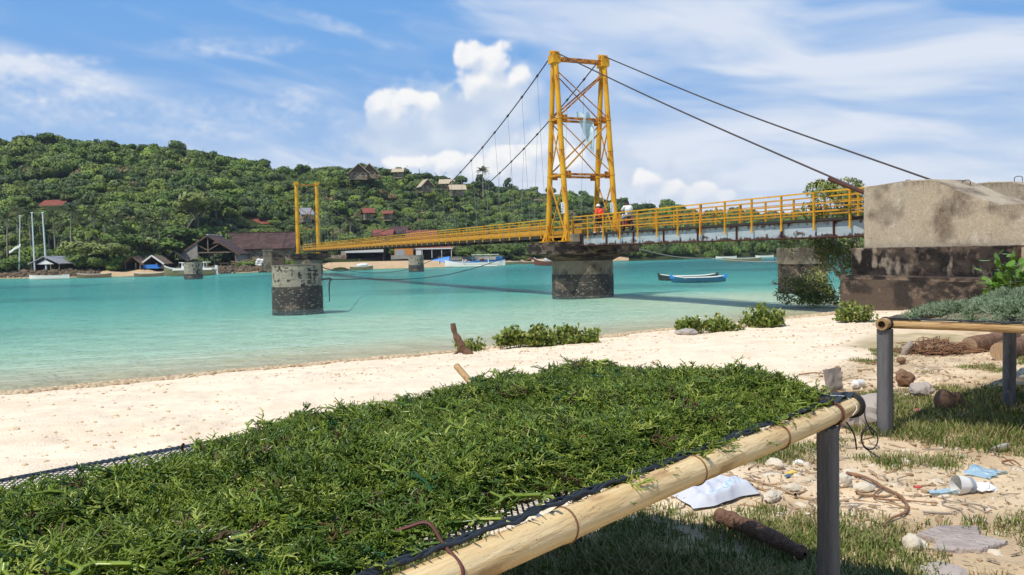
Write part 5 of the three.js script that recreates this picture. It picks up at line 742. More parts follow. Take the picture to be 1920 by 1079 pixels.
{
  const R = rng(81), lists = [[], [], [], []];
  for (let i = 0; i < 17000; i++) {
    const t = mix(-4.3, -0.02, Math.pow(R(), 0.85)), n = mix(0.02, 1.6, R());
    const lo = 0.032 + 0.20 * sst(-1.75, -2.3, t) * vn(t * 3.1, 5) + 0.03 * vn(t * 9, 2) + 0.09 * sst(-0.45, -0.1, t), hiN = 1.52 + 0.05 * (vn(t * 5, 8) - 0.5) - 0.27 * sst(-1.8, -2.5, t) * (0.5 + 0.8 * vn(t * 3, 12)), end = -0.05 - 0.10 * vn(n * 6, 3) * (n < 0.3 ? 1 : 0.3) + 0.06 * sst(0.3, 0.8, n);
    if (n < lo || n > hiN || t > end) continue;
    const dens = fbm(t * 3 + 3, n * 3, 3); if (n < lo + 0.12 && R() > 0.55) continue; if (dens < 0.3 && R() < 0.4) continue;
    const h = weedH(t, n) * Math.min(1, 0.35 + Math.min((n - lo) * 4, (hiN - n) * 2)), top = R() < 0.72, y = Y1 + 0.03 - 0.02 * n + (top ? h * mix(0.6, 1.0, R()) : h * R() * 0.6), p = RP(O1, t, n, y), k = R() < 0.085 ? 3 : R() < 0.3 ? 1 : R() < 0.6 ? 2 : 0, s = R() < 0.06 ? mix(1.5, 2.0, R()) : mix(0.85, 1.4, R());
    lists[k].push([p.x, p.y, -p.z, s, s * mix(0.55, 0.85, R()), s, R() * 6.28, (R() - 0.5) * 0.5, (R() - 0.5) * 0.5, dens]);
  }
  const col = (k) => (i, t) => { const h = rng(i * 13 + k * 7001 + 5)(), h3 = rng(i * 17 + k * 31 + 9)(), v = 0.7 + 0.65 * h3; let c = mix3([0.092, 0.160, 0.022], [0.250, 0.320, 0.040], sst(0.15, 0.85, 0.55 * h + 0.45 * fbm((t[0] - t[2]) * 3.1 + 40, (t[0] + t[2]) * 3.1, 3))); if (h3 > 0.92) c = [0.32, 0.36, 0.07]; if (h < 0.04) c = [0.15, 0.095, 0.04]; if (h > 0.94 && h3 < 0.4) c = [0.05, 0.15, 0.05]; return [c[0] * v, c[1] * v, c[2] * v]; };
  const NM = ['heap of fresh green seaweed fronds spread over the front rack', 'finer dark green seaweed sprigs in the heap on the front rack', 'long loose seaweed fronds in the heap on the front rack', 'thick pale seaweed stems lying on the front rack heap'];
  lists.forEach((l, k) => scatter('seaweed', NM[k], 'seaweed', CL[k], M.seaweed, l, col(k)));
  // stems one can pick out
  mat('thick stem', { color: new THREE.Color().setRGB(0.10, 0.16, 0.03), roughness: 0.2, specularIntensity: 0.9, transmission: 0.25, thickness: 0 }); mat('orange frond', { color: sc(212, 132, 62), roughness: 0.4 }); mat('brown frond', { color: sc(96, 58, 36), roughness: 0.4 });
  const q = (px, py, up = 0.085) => onY(px, py, Y1 + up);
  for (const [P, r, label] of [[[[95, 1062], [103, 1020], [122, 996], [150, 978], [183, 955]], 0.010, 'long curved pale green stem at the lower left of the heap'], [[[200, 1062], [225, 1056], [228, 1068]], 0.009, 'short hooked stem beside the long curved one'], [[[400, 1020], [440, 1008], [462, 1000]], 0.010, 'thick straight stem near the middle of the heap'], [[[240, 1035], [248, 1055], [248, 1078]], 0.006, 'forked pale stem at the bottom edge of the heap'], [[[285, 948], [320, 930], [338, 912]], 0.006, 'translucent stem on the upper left of the heap']]) single('loose_seaweed', tube(P.map(([a, b], i) => q(a, b, 0.075 + 0.02 * Math.sin(i * 2))), r, 24, 8, 0.8), M['thick stem'], label, 'seaweed');
  const o = frondClump(31, 3, 0.02, 0.05, 0.0026), p = q(1083, 842); o.translate(p.x, p.y, p.z); single('seaweed_sprig', o, M['orange frond'], 'orange dried sprig lying on the green seaweed', 'seaweed');
  const o2 = frondClump(32, 5, 0.05, 0.06, 0.003), p2 = q(1296, 776); o2.translate(p2.x, p2.y, p2.z); single('seaweed_sprig', o2, M['brown frond'], 'dark red-brown clump in the green seaweed heap', 'seaweed');
}
// second rack, further along the beach
const O2 = [3.17, 7.03], Y2 = EYE - 0.675;
{
  const t = thing('drying_rack', 'second drying rack at the right with whitish green seaweed on sagging net', 'drying rack');
  mesh('bamboo_rail', culm(O2, -0.06, 4.6, 0, Y2, Y2 + 0.02, 0.050, [0.35, 0.95, 1.6, 2.3, 3, 3.8], 0.004, 3), M['weathered bamboo'], t);
  const end = new THREE.Group(); { const g = new THREE.RingGeometry(0.028, 0.050, 24), q = new THREE.Quaternion().setFromUnitVectors(v3(0, 0, 1), v3(-RD[0], 0, RD[1])); g.applyQuaternion(q); const p = RP(O2, -0.061, 0, Y2); g.translate(p.x, p.y, p.z); mesh('cut_end', g, M['weathered bamboo'], t); const h = new THREE.CylinderGeometry(0.03, 0.03, 0.2, 20, 1, true); h.rotateX(Math.PI / 2); h.applyQuaternion(q); const p3 = RP(O2, 0.035, 0, Y2); h.translate(p3.x, p3.y, p3.z); mesh('hollow', h, M['bamboo inside'], t); const c = new THREE.CircleGeometry(0.031, 20); c.applyQuaternion(q); const p4 = RP(O2, -0.035, 0, Y2); c.translate(p4.x, p4.y, p4.z); mesh('inner_wall', c, M['bamboo inside'], t); }
  const cross = (a, b, r) => { const g = surf(14, 60, (u, v) => { const an = u * 6.2832, n = mix(a, b, v), rr = r * (1 + 0.06 * Math.exp(-Math.pow(((n * 1.9 + 9.3) % 1 - 0.5) / 0.03, 2))), p = RP(O2, 0.09 + Math.cos(an) * rr, n, Y2 - 0.01 + Math.sin(an) * rr + 0.01 * Math.sin(v * 4)); return [p.x, p.y, p.z]; }, (u, v) => [u * 6.283 * r, v * (b - a)]); return g; };
  mesh('cross_rail', cross(0.03, -2.6, 0.035), M['weathered bamboo'], t);
  mesh('cord_binding', [ringAt(O2, 0.035, 0, Y2, 0.054, 0.006), ringAt(O2, 0.05, 0, Y2, 0.054, 0.006)], M['tie cord'], t);
  post(O2, 0.02, 0, Y2 - 0.045, 0.105, 'post', t, 0.55, 'post timber'); post(O2, 2.1, -0.48, Y2 - 0.03, 0.09, 'post', t, 0.2, 'post timber'); post(O2, 4.4, 0, Y2, 0.09, 'post', t, 0.3, 'post timber'); post(O2, 0.1, -2.5, Y2 - 0.04, 0.09, 'post', t, 0.3, 'post timber');
  mesh('net', surf(50, 30, (u, v) => { const p = RP(O2, mix(0.06, 4.6, u), mix(0.0, -2.6, v), Y2 + 0.05 - 0.10 * Math.sin(Math.PI * Math.min(1, v * 1.1)) * Math.sin(Math.PI * Math.min(1, u * 1.15 + 0.08)) + 0.01 * vn(u * 20, v * 9)); return [p.x, p.y, p.z]; }, (u, v) => [u * 4.5, v * 2.6]), M['dark net'], t);
  mesh('net_hem', tube(Array.from({ length: 30 }, (_, i) => RP(O2, 0.07 + 0.012 * vn(i, 3), mix(0.02, -2.6, i / 29), Y2 + 0.04 + 0.012 * vn(i * 1.7, 4))), 0.008, 120, 5), M['net hem'], t);
  const R = rng(91), l = [[], []]; for (let i = 0; i < 7500; i++) { const a = mix(0.10, 4.5, R()), n = -mix(0.05, 2.5, R()), thin = sst(0, 0.3, -n) * sst(0, 0.3, a); if (R() > 0.25 + 0.75 * thin) continue; const p = RP(O2, a, n, Y2 + 0.045 + 0.15 * thin * fbm(a * 2, n * 2, 3) + R() * 0.015 - 0.03), k = R() < 0.5 ? 0 : 1, s = mix(0.8, 1.2, R()); l[k].push([p.x, p.y, -p.z, s, s, s, R() * 6.28, (R() - 0.5) * 0.8, (R() - 0.5) * 0.8]); }
  l.forEach((q, k) => scatter('seaweed', ['whitish green seaweed drying on the second rack', 'bleached seaweed sprigs mixed in on the second rack'][k], 'seaweed', CL[k], M.seaweed, q, (i) => { const h = rng(i * 7 + k * 501)(), v = 0.8 + 0.4 * h; return k || h > 0.7 ? [0.36 * v, 0.43 * v, 0.26 * v] : [0.09 * v, 0.17 * v, 0.06 * v]; }));
}
{ // stake leaning behind the front rack's far edge
  const a = atZ(905, 748, 4.5), b = atZ(856, 687, 4.85); single('leaning_stake', tube([a.clone().lerp(b, -1.3), a, a.clone().lerp(b, 0.5).add(v3(0.004, 0, 0)), b], 0.019, 20, 9), M['weathered bamboo'], 'bare wooden stake leaning left beyond the far edge of the front rack', 'stake');
  const c = onY(346, 852, Y1 + 0.02), d = onY(340, 838, Y1 + 0.05); single('twig', tube([c, d, onY(344, 833, Y1 + 0.06)], 0.005, 8, 5), M['rubber strip'], 'reddish twig sticking up through the net at the far edge', 'twig');
}

// ---------- beach plants, stump ----------
const plantLeaf = (R, len, wid) => { const b = 0.25 * len; return tris([-0, 0, 0, wid, b * 0.6, len * 0.5, 0, b, len, 0, 0, 0, 0, b, len, -wid, b * 0.6, len * 0.5]); };
leafMat('shrub leaves', 0.185, 0.240, 0.040, { roughness: 0.5, transmission: 0.25, thickness: 0 }); leafMat('bright bush leaves', 0.14, 0.27, 0.030, { roughness: 0.4, specularIntensity: 0.5, transmission: 0.3, thickness: 0 }); leafMat('yellow shrub leaves', 0.26, 0.26, 0.06, { roughness: 0.55 });
function shrub(label, x, z, w, d, h, seed, leaf = 0.075, count0 = 520) {
  const count = Math.round(count0 * 1.7);
  const t = thing('beach_shrub', label, 'shrub', gv(x, z)), R = rng(seed), st = [], lf = [], yl = []; const nS = Math.round(18 + w * 16);
  for (let i = 0; i < nS; i++) {
    const bx = (R() - 0.5) * w * 0.85, bz = (R() - 0.5) * d * 0.85, ed = 1 - 0.55 * Math.pow(Math.abs(bx) / (w / 2), 2), hh = h * mix(0.3, 1.1, Math.pow(R(), 1.2)) * ed, tip = v3(bx + (R() - 0.5) * 0.25, hh, bz + (R() - 0.5) * 0.25); st.push(tube([v3(bx, -0.03, bz), v3(bx, hh * 0.5, bz).lerp(tip, 0.3), tip], 0.008, 4, 4, 0.6));
    const m = Math.round(count / nS); for (let k = 0; k < m; k++) { const s = mix(0.03, 1.03, R()), g = plantLeaf(R, leaf * mix(0.7, 1.3, R()), leaf * 0.42); g.rotateX(-mix(-0.2, 1.3, R())); g.rotateY(R() * 6.28); g.translate(mix(bx, tip.x, s) + (R() - 0.5) * 0.26, Math.max(0.02, hh * s + (R() - 0.5) * 0.05), mix(bz, tip.z, s) + (R() - 0.5) * 0.26); (R() < 0.25 ? yl : lf).push(g); }
  }
  mesh('stem', st, M.bark, t); mesh('foliage', lf, M['shrub leaves'], t); mesh('yellow_foliage', yl, M['yellow shrub leaves'], t); return t;
}
const W2 = (px, py) => { const p = onGround(px, py); return [p.x, -p.z]; };
{
  const S = (label, px, py, ...r) => { const [x, z] = W2(px, py); return shrub(label, x, z, ...r); };
  S('long low green shrub growing along the waterline right of the stump', 1022, 648, 2.6, 1.0, 0.44, 101, 0.10, 1900);
  S('sparse sprawling shrub with a grey stone at its left end', 1328, 622, 1.55, 0.8, 0.33, 102, 0.10, 1100);
  S('compact bush with two taller sprigs on the open beach', 1436, 614, 1.0, 0.7, 0.48, 103, 0.10, 800);
  S('small yellowish bush at the foot of the concrete anchor block', 1601, 604, 0.95, 0.6, 0.48, 104, 0.09, 500);
  S('tuft of leaves sprouting at the foot of the stump', 880, 660, 0.5, 0.4, 0.36, 105, 0.09, 170);
  const [x, z] = W2(872, 664), t = thing('tree_stump', 'broken leaning driftwood stump standing at the waterline', 'stump', gv(x, z)), up = (px, py) => atZ(px, py, z).sub(t.position);
  mat('driftwood', { map: rep(tex(256, 512, (u, v) => mix3([150, 112, 82], [84, 58, 44], fbm(u * 18, v * 5, 5))), 2), roughness: 0.95, bumpMap: rep(roughBump, 3), bumpScale: 0.02 });
  mesh('trunk', [tube([up(882, 668), up(868, 652), up(856, 632), up(851, 619), up(849, 607)], (s) => mix(0.085, 0.055, s) * (1 + 0.25 * Math.sin(s * 19) * Math.sin(s * 7)), 26, 12)], M.driftwood, t); mesh('root', [tube([up(866, 652), up(874, 664), up(890, 668)], 0.07, 8, 7, 0.5), tube([up(862, 656), up(854, 664), up(846, 667)], 0.04, 8, 6, 0.4)], M.driftwood, t);
}
// broad-leaved bush by the side wall: leaves large enough to tell apart
{
  const z = 15.5, b = atZ(1896, 560, z), t = thing('leafy_bush', 'bright green broad-leaved bush against the anchor block at the right edge', 'bush', [b.x, groundY(b.x, z), -z]), R = rng(111), st = [], geos = [0, 1, 2].map((i) => { const s = new THREE.Shape(); s.moveTo(0, 0); s.quadraticCurveTo(0.075, 0.05, 0.06, 0.11); s.quadraticCurveTo(0.03, 0.16, 0, 0.165); s.quadraticCurveTo(-0.03, 0.16, -0.06, 0.11); s.quadraticCurveTo(-0.075, 0.05, 0, 0); const g = new THREE.ShapeGeometry(s, 4), p = g.attributes.position; for (let k = 0; k < p.count; k++) p.setZ(k, -Math.abs(p.getX(k)) * 0.5 - p.getY(k) * p.getY(k) * (1.5 + i)); g.computeVertexNormals(); return g; });
  for (let i = 0; i < 58; i++) { const a = R() * 6.28, rr = 0.62 * Math.sqrt(R()), tip = v3(Math.cos(a) * rr + 0.1, mix(0.75, 1.6, R()) * (1 - 0.25 * rr), Math.sin(a) * rr * 0.8); st.push(tube([v3(tip.x * 0.2, -0.1, tip.z * 0.2), tip.clone().multiplyScalar(0.55), tip], 0.012, 5, 5, 0.4)); for (let k = 0; k < 5; k++) { const l = mesh('leaf', geos[k % 3], M['bright bush leaves'], t), s = mix(0.72, 1, R()); l.position.set(tip.x * s + (R() - 0.5) * 0.2, tip.y * s + (R() - 0.5) * 0.12, tip.z * s + (R() - 0.5) * 0.2); l.rotation.set(mix(-1.5, 0.3, R()), R() * 6.28, (R() - 0.5) * 0.8, 'YXZ'); l.scale.setScalar(mix(0.8, 1.25, R())); } }
  mesh('stem', st, M.bark, t);
}
// mangroves standing in the shallows by the anchor block
function mangrove(label, px, z, lobes, seed, trunks, leaf = 0.066) {
  const b = atZ(px, 540, z), t = thing('mangrove_tree', label, 'mangrove', [b.x, 0, -z]), R = rng(seed), pos = [], nor = [], pale = [], palen = [], br = [], n = new THREE.Vector3(), a = new THREE.Vector3(), c2 = new THREE.Vector3(), c = new THREE.Vector3();
  const P = (p, q, dz = 0) => atZ(p, q, z + dz).sub(t.position);
  for (const T of trunks) { const k = T.map(([p, q, dz]) => P(p, q, dz ?? 0)); br.push(tube(k, (s) => mix(0.085, 0.02, s), 16, 6)); }
  for (const [p, q, rx, ry, dz, cnt] of lobes) {
    const ctr = P(p, q, dz), sx = rx * z / FOCAL, sy = ry * z / FOCAL; br.push(tube([ctr.clone().lerp(v3(ctr.x * 0.4, ctr.y * 0.3, 0), 0.7), ctr.clone().add(v3(0, -sy * 0.5, 0)), ctr.clone().add(v3(sx * 0.3, sy * 0.4, 0))], 0.022, 6, 4, 0.4));
    for (let k = 0; k < cnt; k++) {
      do n.set(R() * 2 - 1, R() * 2 - 1, R() * 2 - 1); while (n.lengthSq() > 1); const l0 = n.length(); c.set(ctr.x + n.x * sx, ctr.y + n.y * sy, ctr.z + n.z * sx); if (c.y < 0.1) continue; if (vn(c.x * 2.2 + 7, c.y * 2.6 + c.z * 2) < 0.42) continue; n.normalize();
      a.set(R() - 0.5, R() - 0.5, R() - 0.5).normalize(); c2.set(R() - 0.5, R() - 0.5, R() - 0.5).cross(a).normalize(); const w = leaf * mix(0.6, 1.3, R()), h = w * 0.5, [O, ON] = R() < 0.22 ? [pale, palen] : [pos, nor];
      const up = n.clone().multiplyScalar(0.7).add(v3(0, 0.4, 0)); for (const [x, y] of a.clone().cross(c2).dot(up) > 0 ? [[-1, 0], [0, -0.9], [1, 0], [-1, 0], [1, 0], [0, 0.9]] : [[-1, 0], [1, 0], [0, -0.9], [-1, 0], [0, 0.9], [1, 0]]) { O.push(c.x + a.x * x * w + c2.x * y * h, c.y + a.y * x * w + c2.y * y * h, c.z + a.z * x * w + c2.z * y * h); ON.push(n.x * 0.7, n.y * 0.7 + 0.4, n.z * 0.7); }
    }
  }
  for (let i = 0; i < 90; i++) { const [p, q, rx, ry, dz] = lobes[Math.floor(R() * lobes.length)], a0 = P(p + (R() - 0.5) * rx, q + (R() - 0.3) * ry, dz), e = P(p + (R() - 0.5) * rx * 2.3, q + (R() - 0.5) * ry * 2.2, dz + R() - 0.5); if (e.y > 0) br.push(tube([a0, a0.clone().lerp(e, 0.5).add(v3(0, 0.05, 0)), e], 0.009, 4, 4, 0.4)); }
  mesh('branch', br, M['pale bark'], t); mesh('crown', tris(pos, nor), M['mangrove leaves'], t); mesh('pale_leaves', tris(pale, palen), M['yellow shrub leaves'], t); return t;
}
mangrove('tall mangrove tree rising behind the handrail beside the anchor block', 1590, 33.5, [[1540, 360, 32, 24, 0.5, 1700], [1585, 358, 42, 26, 0.4, 2100], [1560, 385, 52, 32, 0.6, 2600], [1612, 385, 32, 44, 0.8, 1700], [1524, 395, 24, 20, 0.4, 800], [1530, 470, 50, 26, 0.4, 1500], [1580, 478, 55, 40, 0, 2200], [1612, 500, 34, 45, 0.2, 1500], [1500, 455, 40, 16, 0.6, 700], [1600, 540, 26, 22, -0.4, 700]], 121, [[[1596, 560], [1588, 525], [1570, 480], [1560, 420], [1556, 370]], [[1594, 560], [1600, 500], [1606, 430], [1600, 370]], [[1590, 540], [1560, 500], [1520, 470]]]);
mangrove('sprawling low mangrove bush with bare twigs in front of the square pier', 1520, 37, [[1490, 535, 36, 20, 0, 900], [1530, 540, 44, 24, -0.5, 1500], [1560, 548, 34, 18, -0.8, 900], [1462, 520, 22, 18, 0.3, 260], [1545, 515, 40, 18, 0.4, 700], [1475, 552, 26, 10, 0, 360], [1580, 555, 22, 12, -1, 500], [1500, 562, 40, 12, -0.6, 900], [1545, 564, 50, 12, -1.0, 1200]], 122, [[[1520, 566], [1500, 545], [1465, 520]], [[1530, 566], [1540, 530], [1555, 505]], [[1524, 566], [1490, 550], [1448, 528]], [[1520, 562], [1515, 540], [1490, 505]]]);

// ---------- litter, stones, driftwood ----------
mat('pale stone', { map: rep(tex(256, 256, (u, v) => mix3([214, 200, 176], [150, 134, 112], fbm(u * 7, v * 7, 5, 7))), 3), roughness: 0.95, bumpMap: rep(roughBump, 4), bumpScale: 0.02 }); mat('grey stone', { map: rep(tex(256, 256, (u, v) => { const f = fbm(u * 9, v * 9, 5, 9), p = vn(u * 40, v * 40, 40); return mix3(mix3([206, 196, 186], [140, 130, 124], f), [84, 74, 70], p > 0.8 ? 0.7 : 0); }), 3), color: sc(232, 228, 224), roughness: 0.95, bumpMap: rep(roughBump, 4), bumpScale: 0.03 }); mat('dry stick', { map: rep(tex(128, 256, (u, v) => mix3([196, 166, 128], [132, 104, 78], fbm(u * 20, v * 4, 4))), 4, 1), roughness: 0.95 }); mat('grey stick', { color: sc(150, 136, 122), roughness: 0.95 }); mat('husk', { map: rep(tex(128, 256, (u, v) => mix3([156, 122, 92], [92, 66, 50], fbm(u * 30, v * 4, 4))), 3), roughness: 1 });
function lay(o, px, py, turn, s = 1, sink = 0) { const p = onGround(px, py); o.position.set(p.x, p.y - sink, p.z); o.rotation.y = turn; o.scale.setScalar(s); return o; }
function put(name, geo, m, label, cat, px, py, turn = 0, group) { return lay(single(name, geo, M[m] ?? m, label, cat, group), px, py, turn); }
const stickGeo = (seed, len, r) => { const R = rng(seed), p = []; for (let i = 0; i <= 4; i++) p.push(v3((i / 4 - 0.5) * len, r * 0.8 + R() * r * 1.2, (R() - 0.5) * len * 0.16)); const g = [tube(p, r, 14, 6, 0.6)]; if (R() < 0.5) g.push(tube([p[2].clone(), p[2].clone().add(v3(len * 0.12, r, len * 0.12)), p[2].clone().add(v3(len * 0.2, r * 2, len * 0.2))], r * 0.6, 5, 5, 0.5)); return join(g); };
{
  const R = rng(131), sg = [stickGeo(1, 0.34, 0.005), stickGeo(2, 0.26, 0.007), stickGeo(3, 0.45, 0.006), stickGeo(4, 0.2, 0.009), stickGeo(6, 0.5, 0.004)], proto = [];
  const area = (k) => k < 0.26 ? [mix(1400, 1640, R()), mix(820, 960, R())] : k < 0.70 ? [mix(1550, 1780, R()), mix(685, 790, R())] : k < 0.86 ? [mix(1620, 1910, R()), mix(830, 960, R())] : [mix(1240, 1480, R()), mix(860, 960, R())];
  for (let i = 0; i < 290; i++) { const [px, py] = area(R()), k = Math.floor(R() * 5), GP = 'sticks in the beach litter', LB = 'bleached stick in the litter under and beyond the front rack'; let o = proto[k]; if (!o) { o = proto[k] = single('stick', sg[k], M[k % 2 ? 'dry stick' : 'grey stick'], LB, 'stick', GP); o = proto[k]; lay(o, px, py, R() * 6); } else lay(copyOf(o), px, py, R() * 6, mix(0.6, 1.25, R())).rotation.z = (R() - 0.4) * 0.25; }
  const rg = [rock(1, 0.10, 0.05, 0.07, 2, 0.75), rock(2, 0.08, 0.04, 0.05, 2, 0.8), rock(3, 0.13, 0.05, 0.07, 2, 0.8), rock(4, 0.06, 0.035, 0.045, 2, 0.7)], rp = [];
  const area2 = (k) => k < 0.25 ? [mix(1430, 1640, R()), mix(850, 970, R())] : k < 0.78 ? [mix(1570, 1800, R()), mix(690, 800, R())] : [mix(1600, 1915, R()), mix(800, 1060, R())];
  for (let i = 0; i < 150; i++) { const [px, py] = area2(R()), k = Math.floor(R() * 4); if (!rp[k]) { rp[k] = single('coral_stone', rg[k], M['pale stone'], 'small pale coral stone in the litter right of the front rack', 'stone', 'small coral stones in the litter'); lay(rp[k], px, py, R() * 6); } else lay(copyOf(rp[k]), px, py, R() * 6, mix(0.45, 1.15, R()), 0.008); }
}
{
  put('boulder', rock(21, 0.46, 0.36, 0.34, 4, 0.5).translate(0, 0.12, 0), 'grey stone', 'pitted grey coral boulder between the ends of the two racks', 'boulder', 1612, 800, 0.4);
  put('coral_stone', rock(22, 0.30, 0.16, 0.22, 3, 0.45).translate(0, 0.05, 0), 'grey stone', 'pale grey rock on the litter pile behind the second rack post', 'stone', 1728, 738, 1);
  put('coral_stone', rock(23, 0.15, 0.10, 0.11, 3, 0.3).translate(0, 0.04, 0), 'pale stone', 'squarish cream stone just right of the front post', 'stone', 1579, 912, 0.3);
  put('coral_stone', rock(24, 0.13, 0.07, 0.09, 3, 0.3).translate(0, 0.03, 0), 'pale stone', 'flat cream stone right of the squarish one', 'stone', 1622, 922, 0.2); put('coral_stone', rock(25, 0.12, 0.06, 0.06, 3, 0.3).translate(0, 0.03, 0), 'pale stone', 'oblong white stone left of the front post', 'stone', 1485, 924, 0.1);
  put('coral_stone', rock(26, 0.20, 0.09, 0.10, 3, 0.4).translate(0, 0.03, 0), 'pale stone', 'long pale stone standing among sticks near the white sack', 'stone', 1447, 940, 0.9); put('coral_stone', rock(27, 0.10, 0.10, 0.09, 3, 0.3).translate(0, 0.03, 0), 'pale stone', 'white stone lying on the grass right of the post foot', 'stone', 1712, 1030, 0.9); put('coral_stone', rock(28, 0.16, 0.09, 0.12, 3, 0.35).translate(0, 0.03, 0), 'pale stone', 'white stone between sticks under the bamboo rail', 'stone', 1453, 878, 2);
  put('beach_stone', rock(29, 0.5, 0.2, 0.3, 3, 0.35).translate(0, 0.05, 0), 'grey stone', 'grey stone at the left end of the sprawling shrub', 'stone', 1287, 628, 0.2); put('beach_stone', rock(30, 0.45, 0.16, 0.3, 3, 0.35).translate(0, 0.05, 0), 'pale stone', 'white coral lump right of the sprawling shrub', 'stone', 1384, 616, 0.2);
  put('coconut', rock(33, 0.15, 0.09, 0.11, 3, 0.25).translate(0, 0.06, 0), 'husk', 'weathered brown coconut lying on the sand left of the rear post', 'coconut', 1690, 684, 0.4);
  put('coconut', rock(34, 0.24, 0.18, 0.18, 4, 0.5).translate(0, 0.1, 0), 'husk', 'brown coconut husk on the litter pile just right of the rear post', 'coconut', 1697, 724, 0.4); put('coconut', rock(35, 0.2, 0.15, 0.18, 4, 0.5).translate(0, 0.09, 0), 'grey stone', 'grey weathered husk below the brown one on the litter pile', 'coconut', 1722, 748, 0.4);
  put('coconut', rock(36, 0.2, 0.24, 0.2, 3, 0.12).translate(0, 0.1, 0), 'husk', 'dark coconut standing in the shadow edge of the second rack, left one', 'coconut', 1772, 772, 0); put('coconut', rock(37, 0.16, 0.16, 0.16, 3, 0.12).translate(0, 0.08, 0), 'husk', 'dark coconut standing in the shadow edge of the second rack, right one', 'coconut', 1792, 766, 0);
  // crumpled things
  mat('sack weave', { map: tex(512, 256, (u, v) => { const w = 12 * ((Math.floor(u * 200) + Math.floor(v * 100)) % 2), f = fbm(u * 5, v * 5, 4) * 18; let c = [196 - w + f, 196 - w + f, 200 - w + f]; const inkA = v > 0.62 && v < 0.80 && u > 0.3 && u < 0.82 && Math.abs(((u * 16) % 1) - 0.5) < 0.32 && vn(u * 60, v * 22) > 0.42, inkB = v > 0.22 && v < 0.32 && u > 0.15 && u < 0.4 && ((u * 30) % 1) < 0.55; return inkA || inkB ? [150, 184, 216] : c; }), roughness: 0.8, side: THREE.DoubleSide });
  { const g = surf(34, 20, (u, v) => { const r = fbm(u * 4 + 3, v * 3, 4), e = Math.min(u, 1 - u, v, 1 - v); return [(u - 0.5) * 0.58 + 0.05 * vn(v * 5, 1), 0.012 + (0.13 * r + 0.035 * Math.abs(vn(u * 14 + v * 5, v * 9) - 0.5)) * Math.min(1, e * 6) + 0.008, (v - 0.5) * (0.40 - 0.12 * u) + 0.10 * vn(u * 4, 7)]; }); put('sack', g, 'sack weave', 'flattened white woven sack with faded blue print under the bamboo rail', 'sack', 1325, 930, 0.35); }
  mat('cup plastic', { color: sc(226, 220, 210), roughness: 0.5, side: THREE.DoubleSide }); mat('blue film', { color: sc(176, 206, 222), roughness: 0.25, transmission: 0.4, thickness: 0, side: THREE.DoubleSide }); mat('paper white', { color: sc(232, 232, 228), roughness: 0.9, side: THREE.DoubleSide });
  { const t = thing('plastic_tub', 'crushed white plastic tub with blue band lying at the right', 'tub'); const g = new THREE.CylinderGeometry(0.062, 0.048, 0.14, 22, 5, true), p = g.attributes.position; for (let i = 0; i < p.count; i++) p.setXYZ(i, p.getX(i) * (0.85 + 0.3 * vn(p.getY(i) * 20, p.getX(i) * 20)), p.getY(i), p.getZ(i) * (0.75 + 0.3 * vn(p.getY(i) * 16 + 4, 2))); g.computeVertexNormals(); g.rotateZ(1.45); g.translate(0, 0.055, 0); mesh('shell', g, M['cup plastic'], t); const b = new THREE.CylinderGeometry(0.055, 0.053, 0.03, 20, 1, true); b.rotateZ(1.45); b.translate(0.035, 0.052, 0); mesh('band', b, M['grey cloth'], t); const c = rock(40, 0.16, 0.06, 0.12, 3, 0.6); c.translate(0.15, 0.03, 0.02); mesh('torn_lid', c, M['paper white'], t); lay(t, 1808, 926, 0.3); }
  { const g = surf(24, 16, (u, v) => [(u - 0.5) * 0.22, 0.01 + 0.07 * fbm(u * 5 + 1, v * 5, 4) * Math.sin(Math.PI * u), (v - 0.5) * 0.2 + 0.04 * vn(u * 6, 3)]); put('plastic_bag', g, 'blue film', 'crumpled blue plastic film lying on the sand at the right', 'plastic bag', 1842, 890, 0.5); const g2 = surf(16, 10, (u, v) => [(u - 0.5) * 0.2, 0.008 + 0.03 * fbm(u * 5 + 9, v * 5, 3), (v - 0.5) * 0.06]); put('plastic_bag', g2, 'blue film', 'thin scrap of blue film near the tub', 'plastic bag', 1770, 928, 0.1); }
  { const g = new THREE.SphereGeometry(0.10, 18, 10, 0, 6.283, 0, 1.2); g.scale(1, 0.55, 0.75); g.rotateX(2.5); g.translate(0, 0.05, 0); put('shell', g, 'cup plastic', 'pale curved shell fragment at the edge of the rack shadow', 'shell', 1872, 846, 0.4); }
